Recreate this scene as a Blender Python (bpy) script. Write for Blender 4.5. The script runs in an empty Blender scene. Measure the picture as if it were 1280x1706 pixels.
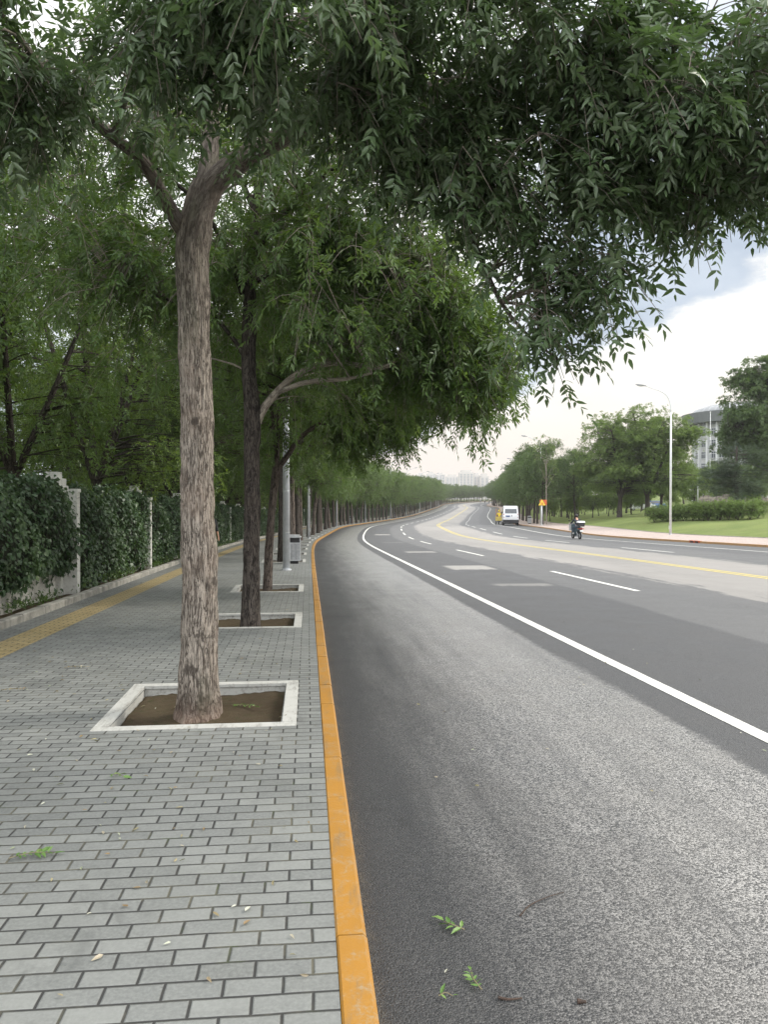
import bpy, bmesh, math, random
import numpy as np
from mathutils import Vector, Matrix
C = bpy.context.scene
COL = C.collection
PI = math.pi
R = math.radians

# ------------------------------------------------------------------ camera
F = 1282.; HOR = 838.; CAMZ = 1.72
cam_d = bpy.data.cameras.new('camera'); cam = bpy.data.objects.new('camera', cam_d); COL.objects.link(cam)
cam.location = (0, 0, CAMZ); cam.rotation_euler = (PI/2 - math.atan(15/F), 0, 0)
cam_d.sensor_fit = 'VERTICAL'; cam_d.sensor_height = 36; cam_d.lens = 36*F/1706
cam_d.clip_start = .05; cam_d.clip_end = 20000
C.camera = cam
C.render.resolution_x = 769; C.render.resolution_y = 1024
C.view_settings.view_transform = 'Standard'; C.view_settings.look = 'None'
C.view_settings.gamma = 1; C.view_settings.exposure = 0.24

# ------------------------------------------------------------------ light
SUN_EL, SUN_AZ = 40, 78          # azimuth clockwise from +Y (towards +X)
sd_ = bpy.data.lights.new('sun', 'SUN'); sd_.energy = 2.0; sd_.angle = R(14); sd_.color = (1, .95, .86)
sun = bpy.data.objects.new('sun', sd_); COL.objects.link(sun)
sun.rotation_euler = (R(90-SUN_EL), 0, R(180-SUN_AZ))

class NT:
    """small node helper"""
    def __init__(s, tree): s.t = tree; s.n = tree.nodes; s.l = tree.links
    def new(s, typ, **kw):
        n = s.n.new(typ)
        for k, v in kw.items(): setattr(n, k, v)
        return n
    def put(s, sock, v):
        if hasattr(v, 'is_output') or isinstance(v, bpy.types.NodeSocket): s.l.new(v, sock)
        elif v is not None: sock.default_value = v
    def m(s, op, a, b=None, c=None, clamp=False):
        n = s.new('ShaderNodeMath', operation=op); n.use_clamp = clamp
        s.put(n.inputs[0], a)
        if b is not None: s.put(n.inputs[1], b)
        if c is not None: s.put(n.inputs[2], c)
        return n.outputs[0]
    def ss(s, v, a, b, lo=0., hi=1.):
        n = s.new('ShaderNodeMapRange', interpolation_type='SMOOTHSTEP')
        s.put(n.inputs[0], v); s.put(n.inputs[1], a); s.put(n.inputs[2], b); s.put(n.inputs[3], lo); s.put(n.inputs[4], hi)
        return n.outputs[0]
    def mix(s, f, a, b, blend='MIX'):
        n = s.new('ShaderNodeMix', data_type='RGBA', blend_type=blend)
        s.put(n.inputs['Factor'], f)
        for sock, v in ((n.inputs[6], a), (n.inputs[7], b)):
            if isinstance(v, tuple) and len(v) == 3: v = v+(1,)
            s.put(sock, v)
        return n.outputs[2]
    def noise(s, vec, scale, detail=3, rough=.55, out=0, dist=0.):
        n = s.new('ShaderNodeTexNoise'); s.put(n.inputs['Vector'], vec); n.inputs['Scale'].default_value = scale
        n.inputs['Detail'].default_value = detail; n.inputs['Roughness'].default_value = rough; n.inputs['Distortion'].default_value = dist
        return n.outputs[out]
    def vor(s, vec, scale, feature='F1', out='Distance'):
        n = s.new('ShaderNodeTexVoronoi', feature=feature); s.put(n.inputs['Vector'], vec); n.inputs['Scale'].default_value = scale
        return n.outputs[out]
    def mapv(s, vec, scale=(1, 1, 1), loc=(0, 0, 0)):
        n = s.new('ShaderNodeMapping'); s.put(n.inputs[0], vec); n.inputs['Scale'].default_value = scale; n.inputs['Location'].default_value = loc
        return n.outputs[0]
    def ramp(s, f, stops):
        n = s.new('ShaderNodeValToRGB'); e = n.color_ramp.elements
        while len(e) < len(stops): e.new(.5)
        for i, (p, c) in enumerate(stops): e[i].position = p; e[i].color = tuple(c)+(1,) if len(c) == 3 else c
        s.put(n.inputs[0], f); return n.outputs[0]
    def bump(s, h, strength=.5, dist=.01, normal=None):
        n = s.new('ShaderNodeBump'); n.inputs['Strength'].default_value = strength; n.inputs['Distance'].default_value = dist
        s.put(n.inputs['Height'], h)
        if normal is not None: s.l.new(normal, n.inputs['Normal'])
        return n.outputs[0]

world = bpy.data.worlds.new('World'); C.world = world; world.use_nodes = True
def build_world():
    t = NT(world.node_tree); t.n.clear()
    tc = t.new('ShaderNodeTexCoord'); g = tc.outputs['Generated']
    sky = t.new('ShaderNodeTexSky', sky_type='NISHITA'); sky.sun_disc = False
    sky.sun_elevation = R(SUN_EL); sky.sun_rotation = R(SUN_AZ); sky.air_density = 1.2; sky.dust_density = 2.5
    s1 = t.new('ShaderNodeMix', data_type='RGBA', blend_type='MULTIPLY'); s1.inputs['Factor'].default_value = 1
    t.l.new(sky.outputs[0], s1.inputs[6]); s1.inputs[7].default_value = (.12, .12, .12, 1)
    sep = t.new('ShaderNodeSeparateXYZ'); t.l.new(g, sep.inputs[0])
    x, y, z = sep.outputs
    el = t.m('ARCSINE', z)                                   # radians
    az = t.m('ARCTAN2', x, y)
    # stretched coordinates so that clouds lie in banks
    mp = t.mapv(g, (1.0, 1.0, 2.6))
    n1 = t.noise(mp, 3.2, 7, .6, dist=.3); n2 = t.noise(mp, 9.0, 6, .6)
    nn = t.m('ADD', t.m('MULTIPLY', t.m('SUBTRACT', n1, .5), .16), t.m('MULTIPLY', t.m('SUBTRACT', n2, .5), .07))
    e2 = t.m('ADD', t.m('SUBTRACT', el, t.m('MULTIPLY', t.m('SUBTRACT', az, .3), .42)), nn)
    up = t.ss(e2, .185, .215)                                # above: blue grey bank
    up2 = t.ss(el, .46, .7)                                  # higher: bright thin overcast
    grey = t.mix(t.ss(n1, .35, .65), (.42, .50, .61), (.60, .67, .76))
    low = t.mix(t.ss(t.m('ADD', el, t.m('MULTIPLY', nn, .5)), .02, .17), (.90, .78, .69), (1.0, .955, .88))
    peach = t.ss(t.noise(mp, 4.5, 4, .5), .52, .72, 0, .55)
    low = t.mix(peach, low, (.92, .82, .75))
    low = t.mix(t.ss(t.m('ADD', el, nn), .11, .2), low, (1.06, 1.03, .97))
    c = t.mix(up, low, grey)
    c = t.mix(up2, c, t.mix(t.ss(n1, .4, .6), (1.5, 1.56, 1.68), (2.1, 2.13, 2.15)))
    # canopy gaps in the left half of the picture look onto bright cloud
    lft = t.ss(az, .27, .08)
    c = t.mix(t.m('MULTIPLY', lft, t.ss(el, .1, .3)), c, (1.35, 1.35, 1.34))
    c = t.mix(t.m('MULTIPLY', t.ss(y, .1, -.5), t.ss(el, .02, .3)), c, (3.0, 3.05, 3.1))  # sky behind the camera brightened as added fill for leaves and trunk
    # a broad bright patch of cloud where the sun stands behind it
    vm = t.new('ShaderNodeVectorMath', operation='DOT_PRODUCT'); t.l.new(g, vm.inputs[0])
    a = R(SUN_AZ); e = R(SUN_EL); vm.inputs[1].default_value = (math.sin(a)*math.cos(e), math.cos(a)*math.cos(e), math.sin(e))
    glow = t.ss(vm.outputs['Value'], .925, .99, 0, 1)
    c = t.mix(glow, c, (4.4, 4.1, 3.7))
    c = t.mix(.10, c, s1.outputs[2])
    bg = t.new('ShaderNodeBackground'); t.l.new(c, bg.inputs[0]); bg.inputs[1].default_value = 1.0
    o = t.new('ShaderNodeOutputWorld'); t.l.new(bg.outputs[0], o.inputs[0])
build_world()

# ------------------------------------------------------------------ road geometry: s along the near kerb, d across to the right
KS = np.array([-80, 0, 30, 50, 70, 90, 120, 160, 220, 300, 400, 440, 520, 900.])
KV = np.array([0, -.113, .363, 2.805, 1.759, 1.736, 2.726, -.647, 1.047, -1.405, .936, 3.4, 3.4, 0])/1000
EV = np.array([1.2, 0, -.481, -.881, -1.229, -1.284, -1.624, -1.866, -1.842, -.253, .199, .95, 2.4, 4.])
def nat(kn, v, S):
    n = len(kn); h = np.diff(kn); A = np.zeros((n, n)); b = np.zeros(n); A[0, 0] = A[-1, -1] = 1
    for i in range(1, n-1):
        A[i, i-1] = h[i-1]; A[i, i] = 2*(h[i-1]+h[i]); A[i, i+1] = h[i]; b[i] = 6*((v[i+1]-v[i])/h[i]-(v[i]-v[i-1])/h[i-1])
    Mm = np.linalg.solve(A, b); i = np.clip(np.searchsorted(kn, S)-1, 0, n-2); t = S-kn[i]; hh = h[i]; u = kn[i+1]-S
    return Mm[i]*u**3/(6*hh)+Mm[i+1]*t**3/(6*hh)+(v[i]/hh-Mm[i]*hh/6)*u+(v[i+1]/hh-Mm[i+1]*hh/6)*t
SS = np.arange(-80, 901, 1.)
_k = np.interp(SS, KS, KV)
_c = np.concatenate([[0], np.cumsum((_k[:-1]+_k[1:])/2)]); TH = _c-_c[80]-.0986
_m = (TH[:-1]+TH[1:])/2
RX = np.concatenate([[0], np.cumsum(np.sin(_m))]); RX += .222-RX[80]
RY = np.concatenate([[0], np.cumsum(np.cos(_m))]); RY -= RY[80]
RZ = nat(KS, EV, SS)
GD = np.array([-80, -30, -12, -5.6, -5.2, -4.62, -4.6, 0, .001, 24.2, 24.21, 30.6, 36, 50, 70, 100, 180])
GH = np.array([1.2, .8, .5, .3, .17, .14, .12, .12, 0, 0, .12, .22, 1.1, 2.0, 2.9, 3.6, 4.2])
def P(s, d, z=0.):
    th = float(np.interp(s, SS, TH))
    return Vector((float(np.interp(s, SS, RX))+d*math.cos(th), float(np.interp(s, SS, RY))-d*math.sin(th), float(np.interp(s, SS, RZ))+z))
def head(s): return -float(np.interp(s, SS, TH))              # z rotation that faces an object built towards +Y along the road
def G(d): return float(np.interp(d, GD, GH))
def PG(s, d, z=0.): return P(s, d, G(d)+z)
def at(px, py, Y): return Vector(((px-640)/F*Y, Y, CAMZ-(py-HOR)/F*Y))

# ------------------------------------------------------------------ materials
def mat(name, col=(.5, .5, .5), rough=.6, metal=0., var=.12, scale=6., bump=0., bscale=60., spec=.5, emis=None):
    m = bpy.data.materials.new(name); m.use_nodes = True; t = NT(m.node_tree)
    b = t.n['Principled BSDF']; tc = t.new('ShaderNodeTexCoord').outputs['Object']
    n = t.noise(tc, scale, 5, .6)
    c = t.mix(t.ss(n, .3, .7), tuple(v*(1-var) for v in col), tuple(min(1, v*(1+var)) for v in col))
    t.l.new(c, b.inputs['Base Color']); b.inputs['Metallic'].default_value = metal
    t.l.new(t.ss(n, .2, .8, max(.03, rough-.08), min(1, rough+.1)), b.inputs['Roughness'])
    b.inputs['Specular IOR Level'].default_value = spec
    if bump: t.l.new(t.bump(t.noise(tc, bscale, 4, .6), bump, .01), b.inputs['Normal'])
    if emis: b.inputs['Emission Color'].default_value = emis+(1,); b.inputs['Emission Strength'].default_value = 1
    return m

def asphalt_mat():
    m = bpy.data.materials.new('asphalt'); m.use_nodes = True; t = NT(m.node_tree); b = t.n['Principled BSDF']
    uv = t.new('ShaderNodeUVMap').outputs[0]
    sp = t.new('ShaderNodeSeparateXYZ'); t.l.new(uv, sp.inputs[0]); d, s = sp.outputs[0], sp.outputs[1]
    fine = t.vor(uv, 125., out='Color'); fs = t.new('ShaderNodeSeparateXYZ'); t.l.new(fine, fs.inputs[0]); fr = fs.outputs[0]
    mid = t.noise(uv, 1.2, 6, .62); big = t.noise(t.mapv(uv, (.25, .05, 1)), 1., 4, .6)
    tiny = t.noise(uv, 45., 3, .7)
    jag = t.noise(t.mapv(uv, (2.2, .25, 1)), 1.5, 5, .65)
    j = t.m('SUBTRACT', jag, .5)
    nb = t.noise(t.mapv(uv, (3., 3., 1)), 2.5, 4, .7)
    # near cycle lane: open textured surfacing with pale aggregate, sky gloss partly painted in
    ag = t.mix(t.ss(fr, .25, .85), (.05, .051, .053), (.40, .39, .375))
    ag = t.mix(t.ss(mid, .25, .75, 0, .4), ag, (.20, .19, .175))
    trk = t.noise(t.mapv(uv, (2.6, .12, 1)), 1.3, 4, .6)
    ag = t.mix(t.ss(trk, .46, .70, 0, .38), ag, (.075, .075, .077))
    gutter_shade = t.ss(t.m('ADD', d, t.m('MULTIPLY', j, 1.2)), .1, 2.0)  # dark towards the kerb: tree shade painted in together with gutter dirt
    ag = t.mix(t.m('MULTIPLY', t.m('SUBTRACT', 1., gutter_shade), .92), ag, (.022, .023, .025))
    # lanes: finer dark asphalt
    dk = t.mix(t.ss(fr, .2, .9), (.040, .041, .043), (.085, .085, .086))
    dk = t.mix(t.ss(mid, .3, .7, 0, .4), dk, (.075, .074, .073))
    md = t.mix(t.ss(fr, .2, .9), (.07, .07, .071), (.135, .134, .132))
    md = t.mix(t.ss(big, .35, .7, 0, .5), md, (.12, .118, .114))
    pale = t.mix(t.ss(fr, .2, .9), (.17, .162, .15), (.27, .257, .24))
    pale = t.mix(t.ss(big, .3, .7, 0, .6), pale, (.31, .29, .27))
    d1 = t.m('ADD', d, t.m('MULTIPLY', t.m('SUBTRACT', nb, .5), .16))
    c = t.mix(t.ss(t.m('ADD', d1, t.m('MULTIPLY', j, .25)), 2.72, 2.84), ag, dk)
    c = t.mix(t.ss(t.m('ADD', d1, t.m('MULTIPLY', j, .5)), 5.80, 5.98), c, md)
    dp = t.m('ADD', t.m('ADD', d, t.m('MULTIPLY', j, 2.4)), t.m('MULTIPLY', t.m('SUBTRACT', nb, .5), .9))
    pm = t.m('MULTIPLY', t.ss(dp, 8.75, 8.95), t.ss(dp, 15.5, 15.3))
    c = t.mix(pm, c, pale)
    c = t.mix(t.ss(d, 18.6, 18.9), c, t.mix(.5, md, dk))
    # pale worn slabs across the first lane
    tot = None
    for (s0, s1, k) in ((23.6, 26.0, .85), (17.9, 19.0, .45), (35.2, 37.0, .75), (70.5, 73.5, .8), (50., 51.5, .3)):
        a_ = t.m('MULTIPLY', t.ss(t.m('ADD', s, t.m('MULTIPLY', j, 1.2)), s0, s0+.5), t.ss(s, s1, s1-.5))
        a_ = t.m('MULTIPLY', a_, k); tot = a_ if tot is None else t.m('MAXIMUM', tot, a_)
    tot = t.m('MULTIPLY', tot, t.m('MULTIPLY', t.ss(d1, 4.2, 4.45), t.ss(d1, 5.85, 5.6)))
    c = t.mix(tot, c, (.34, .325, .30))
    ck = t.noise(t.mapv(uv, (.9, .55, 1)), 1.3, 5, .6, dist=.6)
    ckm = t.m('MULTIPLY', t.ss(t.m('ABSOLUTE', t.m('SUBTRACT', ck, .5)), .0035, .001), t.ss(t.noise(uv, .35, 2, .5), .52, .62, 0, .6))
    c = t.mix(ckm, c, (.02, .02, .02))
    grit = t.m('MULTIPLY', t.ss(t.m('ADD', d, t.m('MULTIPLY', t.m('SUBTRACT', nb, .5), .22)), .075, .0), t.ss(tiny, .35, .6, 0, .7)); c = t.mix(grit, c, (.085, .075, .06))
    # oil drips, tar spots
    st = t.ss(t.noise(t.mapv(uv, (1.0, .5, 1)), 2.2, 5, .7), .66, .74, 0, .35)
    c = t.mix(st, c, (.035, .035, .036))
    t.l.new(c, b.inputs['Base Color'])
    rough = t.mix(t.ss(d1, 2.72, 2.84), (.34, .34, .34), (.55, .55, .55))
    rough = t.m('ADD', t.m('MULTIPLY', t.m('SUBTRACT', 1., gutter_shade), .22), rough); rr = t.m('ADD', t.m('MULTIPLY', t.m('SUBTRACT', mid, .5), .25), rough)
    t.l.new(rr, b.inputs['Roughness']); b.inputs['Specular IOR Level'].default_value = .5
    h = t.m('ADD', t.m('MULTIPLY', t.vor(uv, 125.), -1.0), t.m('MULTIPLY', tiny, .6))
    t.l.new(t.bump(h, .75, .006), b.inputs['Normal'])
    return m

def paver_mat(name, c1, c2, bw, bh, offset=.5, mort=(.035, .035, .034), msize=.007, dirt=.35, ribs=False):
    m = bpy.data.materials.new(name); m.use_nodes = True; t = NT(m.node_tree); b = t.n['Principled BSDF']
    uv = t.new('ShaderNodeUVMap').outputs[0]
    wob = t.new('ShaderNodeVectorMath', operation='ADD'); t.l.new(uv, wob.inputs[0])
    nz = t.new('ShaderNodeTexNoise'); t.l.new(uv, nz.inputs['Vector']); nz.inputs['Scale'].default_value = 3.
    sc = t.new('ShaderNodeVectorMath', operation='SCALE'); t.l.new(nz.outputs['Color'], sc.inputs[0]); sc.inputs['Scale'].default_value = .014
    t.l.new(sc.outputs[0], wob.inputs[1]); v = wob.outputs[0]
    def brick(ms, smooth):
        n = t.new('ShaderNodeTexBrick', offset=offset, offset_frequency=2, squash=1.0); t.l.new(v, n.inputs['Vector'])
        n.inputs['Scale'].default_value = 1; n.inputs['Brick Width'].default_value = bw; n.inputs['Row Height'].default_value = bh
        n.inputs['Mortar Size'].default_value = ms; n.inputs['Mortar Smooth'].default_value = smooth; n.inputs['Bias'].default_value = 0
        n.inputs['Color1'].default_value = (0, 0, 0, 1); n.inputs['Color2'].default_value = (1, 1, 1, 1); n.inputs['Mortar'].default_value = (.5, .5, .5, 1)
        return n
    k = brick(msize, .25); k2 = brick(msize*1.9, .9)
    n1 = t.noise(uv, .8, 6, .65); n2 = t.noise(uv, 60, 4, .7); n3 = t.noise(uv, 9., 5, .7)
    bc = t.new('ShaderNodeSeparateColor'); t.l.new(k.outputs['Color'], bc.inputs[0]); rnd = bc.outputs[0]
    c = t.mix(rnd, c1, c2)
    c = t.mix(t.ss(rnd, .93, .99, 0, .55), c, tuple(v*.45 for v in c1))
    c = t.mix(t.ss(n2, .3, .75, 0, .45), c, tuple(v*1.35 for v in c2))
    c = t.mix(t.ss(n3, .5, .8, 0, dirt), c, tuple(v*.5 for v in c1))
    c = t.mix(t.ss(n1, .45, .75, 0, dirt), c, (c1[0]*.55, c1[1]*.55, c1[2]*.5))
    edge = t.m('MULTIPLY', k2.outputs['Fac'], .35)
    c = t.mix(edge, c, tuple(v*.4 for v in c1))
    mc = t.mix(t.ss(t.noise(uv, 1.7, 5, .7), .45, .65), mort, (.10, .095, .07)); mc = t.mix(t.ss(t.noise(uv, 2.9, 4, .7), .58, .68, 0, .7), mc, (.045, .06, .025))
    c = t.mix(k.outputs['Fac'], c, mc)
    stn = t.ss(t.noise(t.mapv(uv, (1., .7, 1.)), 1.6, 6, .72, dist=.5), .56, .70, 0, .38); c = t.mix(stn, c, tuple(v*.42 for v in c1))
    spk = t.ss(t.vor(uv, 14.), .035, .02, 0, .8)
    c = t.mix(spk, c, (.03, .03, .028))
    t.l.new(c, b.inputs['Base Color'])
    t.l.new(t.ss(n3, .2, .8, .55, .8), b.inputs['Roughness']); b.inputs['Specular IOR Level'].default_value = .4
    h = t.m('ADD', t.m('MULTIPLY', k2.outputs['Fac'], -1.), t.m('MULTIPLY', n2, .10))
    h = t.m('ADD', h, t.m('MULTIPLY', rnd, .25))
    if ribs:
        sp = t.new('ShaderNodeSeparateXYZ'); t.l.new(uv, sp.inputs[0])
        w = t.m('SINE', t.m('MULTIPLY', sp.outputs[0], 2*PI/.055)); h = t.m('ADD', h, t.m('MULTIPLY', w, .5))
    t.l.new(t.bump(h, .8, .006), b.inputs['Normal'])
    return m

def bark_mat(name, dark, light, warm, ridge=1., sc=1., wet_shade=None):
    m = bpy.data.materials.new(name); m.use_nodes = True; t = NT(m.node_tree); b = t.n['Principled BSDF']
    o = t.new('ShaderNodeAttribute'); o.attribute_name = 'bv'; o = o.outputs['Vector']
    v = t.mapv(o, (30*sc, 30*sc, 5.0*sc))
    a = t.noise(v, 1., 7, .68, dist=.6); a2 = t.noise(t.mapv(o, (75*sc, 75*sc, 13*sc)), 1., 4, .7)
    w = t.noise(t.mapv(o, (34*sc, 34*sc, 3.6*sc)), 1., 4, .6, dist=.8); w2 = t.noise(t.mapv(o, (62*sc, 62*sc, 7.*sc)), 1., 3, .6, dist=.5)
    crack = t.m('MULTIPLY', t.ss(t.m('ABSOLUTE', t.m('SUBTRACT', w, .5)), .0, .055), t.ss(t.m('ABSOLUTE', t.m('SUBTRACT', w2, .5)), .0, .04, .45, 1.))
    big = t.noise(t.mapv(o, (2.6, 2.6, 2.0)), 1., 5, .6); knot = t.noise(t.mapv(o, (9, 9, 5.5)), 1., 4, .6, dist=.4)
    h = t.m('ADD', t.m('MULTIPLY', crack, .5), t.m('ADD', t.m('MULTIPLY', a, 1.1), t.m('MULTIPLY', a2, .6)))
    c = t.mix(t.ss(h, .85, 1.55), dark, light)
    c = t.mix(t.ss(big, .45, .7, 0, .45), c, warm)
    c = t.mix(t.ss(knot, .57, .66, 0, .8), c, tuple(x*.8 for x in dark))
    if wet_shade:                                            # upper stem and limbs darkened: rain stain plus painted-in shade, streaking down
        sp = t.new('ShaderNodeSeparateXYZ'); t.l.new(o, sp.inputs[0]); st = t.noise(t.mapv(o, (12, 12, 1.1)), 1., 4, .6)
        wz = t.m('ADD', sp.outputs[2], t.m('MULTIPLY', st, 2.4)); c = t.mix(t.ss(wz, wet_shade, wet_shade+1.6, 0, .72), c, tuple(x*.9 for x in dark))
        c = t.mix(t.ss(t.m('ADD', sp.outputs[2], t.m('MULTIPLY', st, .35)), .45, .05, 0, .6), c, (.12, .075, .055))
        gr = t.ss(t.noise(t.mapv(o, (5, 5, 1.6)), 1., 3, .5), .55, .75, 0, .3); c = t.mix(gr, c, (.15, .16, .10))
    t.l.new(c, b.inputs['Base Color']); b.inputs['Roughness'].default_value = .9; b.inputs['Specular IOR Level'].default_value = .2
    t.l.new(t.bump(h, .9, .012*ridge), b.inputs['Normal'])
    return m

def leaf_mat(name, stops, trans=.3, tcol=(.16, .26, .02), rough=.42, spec=.45):
    m = bpy.data.materials.new(name); m.use_nodes = True; t = NT(m.node_tree); b = t.n['Principled BSDF']
    at_ = t.new('ShaderNodeAttribute'); at_.attribute_name = 'rnd'
    o = t.new('ShaderNodeTexCoord').outputs['Object']
    f = t.m('ADD', t.m('MULTIPLY', at_.outputs['Fac'], .75), t.m('MULTIPLY', t.noise(o, .9, 2, .5), .3))
    c = t.ramp(f, stops)
    geo = t.new('ShaderNodeNewGeometry')
    c2 = t.mix(t.m('MULTIPLY', geo.outputs['Backfacing'], .45), c, (.13, .17, .10))
    t.l.new(c2, b.inputs['Base Color']); b.inputs['Roughness'].default_value = rough; b.inputs['Specular IOR Level'].default_value = spec
    tr = t.new('ShaderNodeBsdfTranslucent'); tc = t.mix(.6, c, tcol); t.l.new(tc, tr.inputs[0])
    mx = t.new('ShaderNodeMixShader'); mx.inputs[0].default_value = trans
    t.l.new(b.outputs[0], mx.inputs[1]); t.l.new(tr.outputs[0], mx.inputs[2])
    t.l.new(mx.outputs[0], t.n['Material Output'].inputs[0])
    return m

def ground_mat(name, a, bcol, c3, scale=1., bump=.5, roughness=.95, fine=30.):
    m = bpy.data.materials.new(name); m.use_nodes = True; t = NT(m.node_tree); b = t.n['Principled BSDF']
    o = t.new('ShaderNodeTexCoord').outputs['Object']
    n1 = t.noise(o, .35*scale, 6, .65); n2 = t.noise(o, fine*scale, 5, .7); n3 = t.noise(o, 3*scale, 5, .6)
    c = t.mix(t.ss(n1, .35, .65), a, bcol); c = t.mix(t.ss(n3, .5, .75, 0, .7), c, c3)
    c = t.mix(t.ss(n2, .3, .7, 0, .5), c, tuple(v*.45 for v in a))
    t.l.new(c, b.inputs['Base Color']); b.inputs['Roughness'].default_value = roughness; b.inputs['Specular IOR Level'].default_value = .2
    t.l.new(t.bump(n2, bump, .03), b.inputs['Normal'])
    return m

def paint_mat(name, col, wear=(.1, .1, .1), amt=.5, rough=.6):
    m = bpy.data.materials.new(name); m.use_nodes = True; t = NT(m.node_tree); b = t.n['Principled BSDF']
    o = t.new('ShaderNodeTexCoord').outputs['Object']
    n1 = t.noise(o, 7., 6, .7); n2 = t.noise(o, 60., 4, .75); n3 = t.noise(o, 1.3, 4, .6)
    c = t.mix(t.ss(n3, .35, .7, 0, .35), col, tuple(v*.72 for v in col))
    n4 = t.noise(t.mapv(o, (9., 1.6, 9.)), 1.6, 5, .7); c = t.mix(t.ss(n4, .5, .72, 0, .55), c, tuple(v*.55 for v in wear))
    w = t.m('MULTIPLY', t.ss(n1, .47, .66), t.ss(n2, .4, .65, 0, amt)); c = t.mix(w, c, wear)
    t.l.new(c, b.inputs['Base Color']); b.inputs['Roughness'].default_value = rough
    t.l.new(t.bump(n2, .35, .004), b.inputs['Normal'])
    return m

M = {}
M['asphalt'] = asphalt_mat()
M['paver'] = paver_mat('grey_paver', (.128, .134, .130), (.195, .202, .192), .2, .1, msize=.0055)
M['tactile'] = paver_mat('yellow_tactile', (.27, .21, .10), (.34, .27, .14), .2, .1, ribs=True, mort=(.06, .05, .03))
M['pink'] = paver_mat('pink_paver', (.33, .27, .24), (.40, .33, .30), .3, .3, mort=(.2, .17, .15), msize=.005, dirt=.25)
M['kerb_y'] = paint_mat('yellow_kerb_paint', (.34, .165, .025), (.30, .23, .14), .9, .55)
M['kerb_r'] = paint_mat('faded_kerb_paint', (.42, .24, .10), (.30, .26, .2), .8)
M['kerb_red'] = paint_mat('red_paint', (.42, .09, .03), (.2, .12, .1), .5)
M['conc'] = paint_mat('pale_concrete', (.42, .42, .395), (.19, .18, .15), .8, .85)
M['conc2'] = mat('weathered_concrete', (.27, .26, .23), .85, var=.35, scale=4, bump=.6, bscale=40)
M['soil'] = ground_mat('soil', (.085, .062, .038), (.13, .10, .06), (.06, .075, .028), 4., 1.)
M['twigm'] = mat('wet_twig', (.045, .028, .02), .8, var=.4, scale=30)
M['grass'] = ground_mat('grass', (.13, .175, .05), (.19, .235, .07), (.23, .22, .10), .5, .8, fine=60)
M['under'] = ground_mat('woodland_floor', (.07, .085, .03), (.12, .15, .04), (.09, .075, .04), 1., .6)
M['white'] = paint_mat('white_road_paint', (.78, .78, .72), (.12, .12, .12), .55, .55)
M['yellow'] = paint_mat('yellow_road_paint', (.62, .50, .12), (.2, .18, .13), .7, .6)
M['bark_grey'] = bark_mat('grey_ash_bark', (.075, .062, .052), (.38, .335, .285), (.24, .18, .14), sc=1.2, wet_shade=3.9)
M['bark_dark'] = bark_mat('dark_bark', (.018, .015, .013), (.105, .09, .078), (.07, .055, .045))
M['bark_mid'] = bark_mat('brown_bark', (.03, .024, .02), (.17, .14, .12), (.10, .08, .065), sc=.7)
M['branch'] = bark_mat('smooth_branch', (.14, .12, .10), (.36, .32, .27), (.24, .20, .16), .3)
M['leaf_hero'] = leaf_mat('ash_leaf', [(0, (.034, .058, .026)), (.45, (.066, .108, .046)), (.8, (.115, .170, .085)), (.95, (.18, .23, .13)), (1, (.26, .27, .08))], .33, (.10, .19, .02), rough=.36, spec=.6)
M['leaf_street'] = leaf_mat('street_tree_leaf', [(0, (.035, .065, .022)), (.5, (.065, .12, .032)), (1, (.14, .21, .06))], .38, (.2, .32, .02))
M['leaf_lime'] = leaf_mat('lime_leaf', [(0, (.04, .07, .018)), (.5, (.07, .12, .028)), (1, (.15, .22, .05))], .4, (.32, .46, .03))
M['leaf_park'] = leaf_mat('park_tree_leaf', [(0, (.08, .13, .032)), (.5, (.145, .22, .058)), (1, (.24, .31, .10))], .5)
M['leaf_dark'] = leaf_mat('dark_tree_leaf', [(0, (.038, .072, .026)), (.5, (.072, .125, .042)), (1, (.13, .19, .07))], .38)
M['needle'] = leaf_mat('pine_needle', [(0, (.02, .036, .024)), (.5, (.032, .055, .035)), (1, (.05, .08, .05))], .1)
M['ivy'] = leaf_mat('ivy_leaf', [(0, (.018, .042, .016)), (.5, (.034, .072, .026)), (.85, (.06, .11, .035)), (1, (.10, .15, .05))], .15, (.1, .2, .02), rough=.4, spec=.5)
M['weed'] = leaf_mat('weed_leaf', [(0, (.04, .08, .02)), (.5, (.07, .13, .03)), (1, (.13, .2, .05))], .3)
M['litter'] = leaf_mat('dry_leaf', [(0, (.08, .06, .03)), (.3, (.30, .27, .16)), (.55, (.20, .13, .06)), (.8, (.48, .48, .40)), (1, (.14, .2, .06))], .1)
M['fresh'] = leaf_mat('fresh_fallen_leaf', [(0, (.06, .13, .03)), (.5, (.11, .21, .05)), (1, (.2, .3, .09))], .2)
M['wallw'] = paint_mat('white_wall_paint', (.60, .59, .54), (.22, .20, .17), .8, .8)
M['pier'] = paint_mat('white_pier_paint', (.64, .64, .60), (.30, .28, .25), .5, .7)
M['iron'] = mat('dark_iron', (.03, .03, .032), .6, .3)
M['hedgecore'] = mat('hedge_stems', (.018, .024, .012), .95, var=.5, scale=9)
M['galv'] = mat('galvanised_steel', (.50, .52, .54), .5, .15, var=.12, scale=5)
M['lampw'] = mat('white_lamp_paint', (.60, .62, .62), .45, .1, var=.06)
M['lampg'] = mat('grey_lamp_head', (.25, .26, .27), .5, .2)
M['lens'] = mat('lamp_lens', (.55, .57, .56), .2)
M['steel'] = mat('brushed_steel', (.42, .43, .44), .42, .3, var=.15, scale=9)
M['black'] = mat('black_plastic', (.016, .016, .018), .5, var=.3)
M['rubber'] = mat('rubber', (.02, .02, .02), .85)
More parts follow.
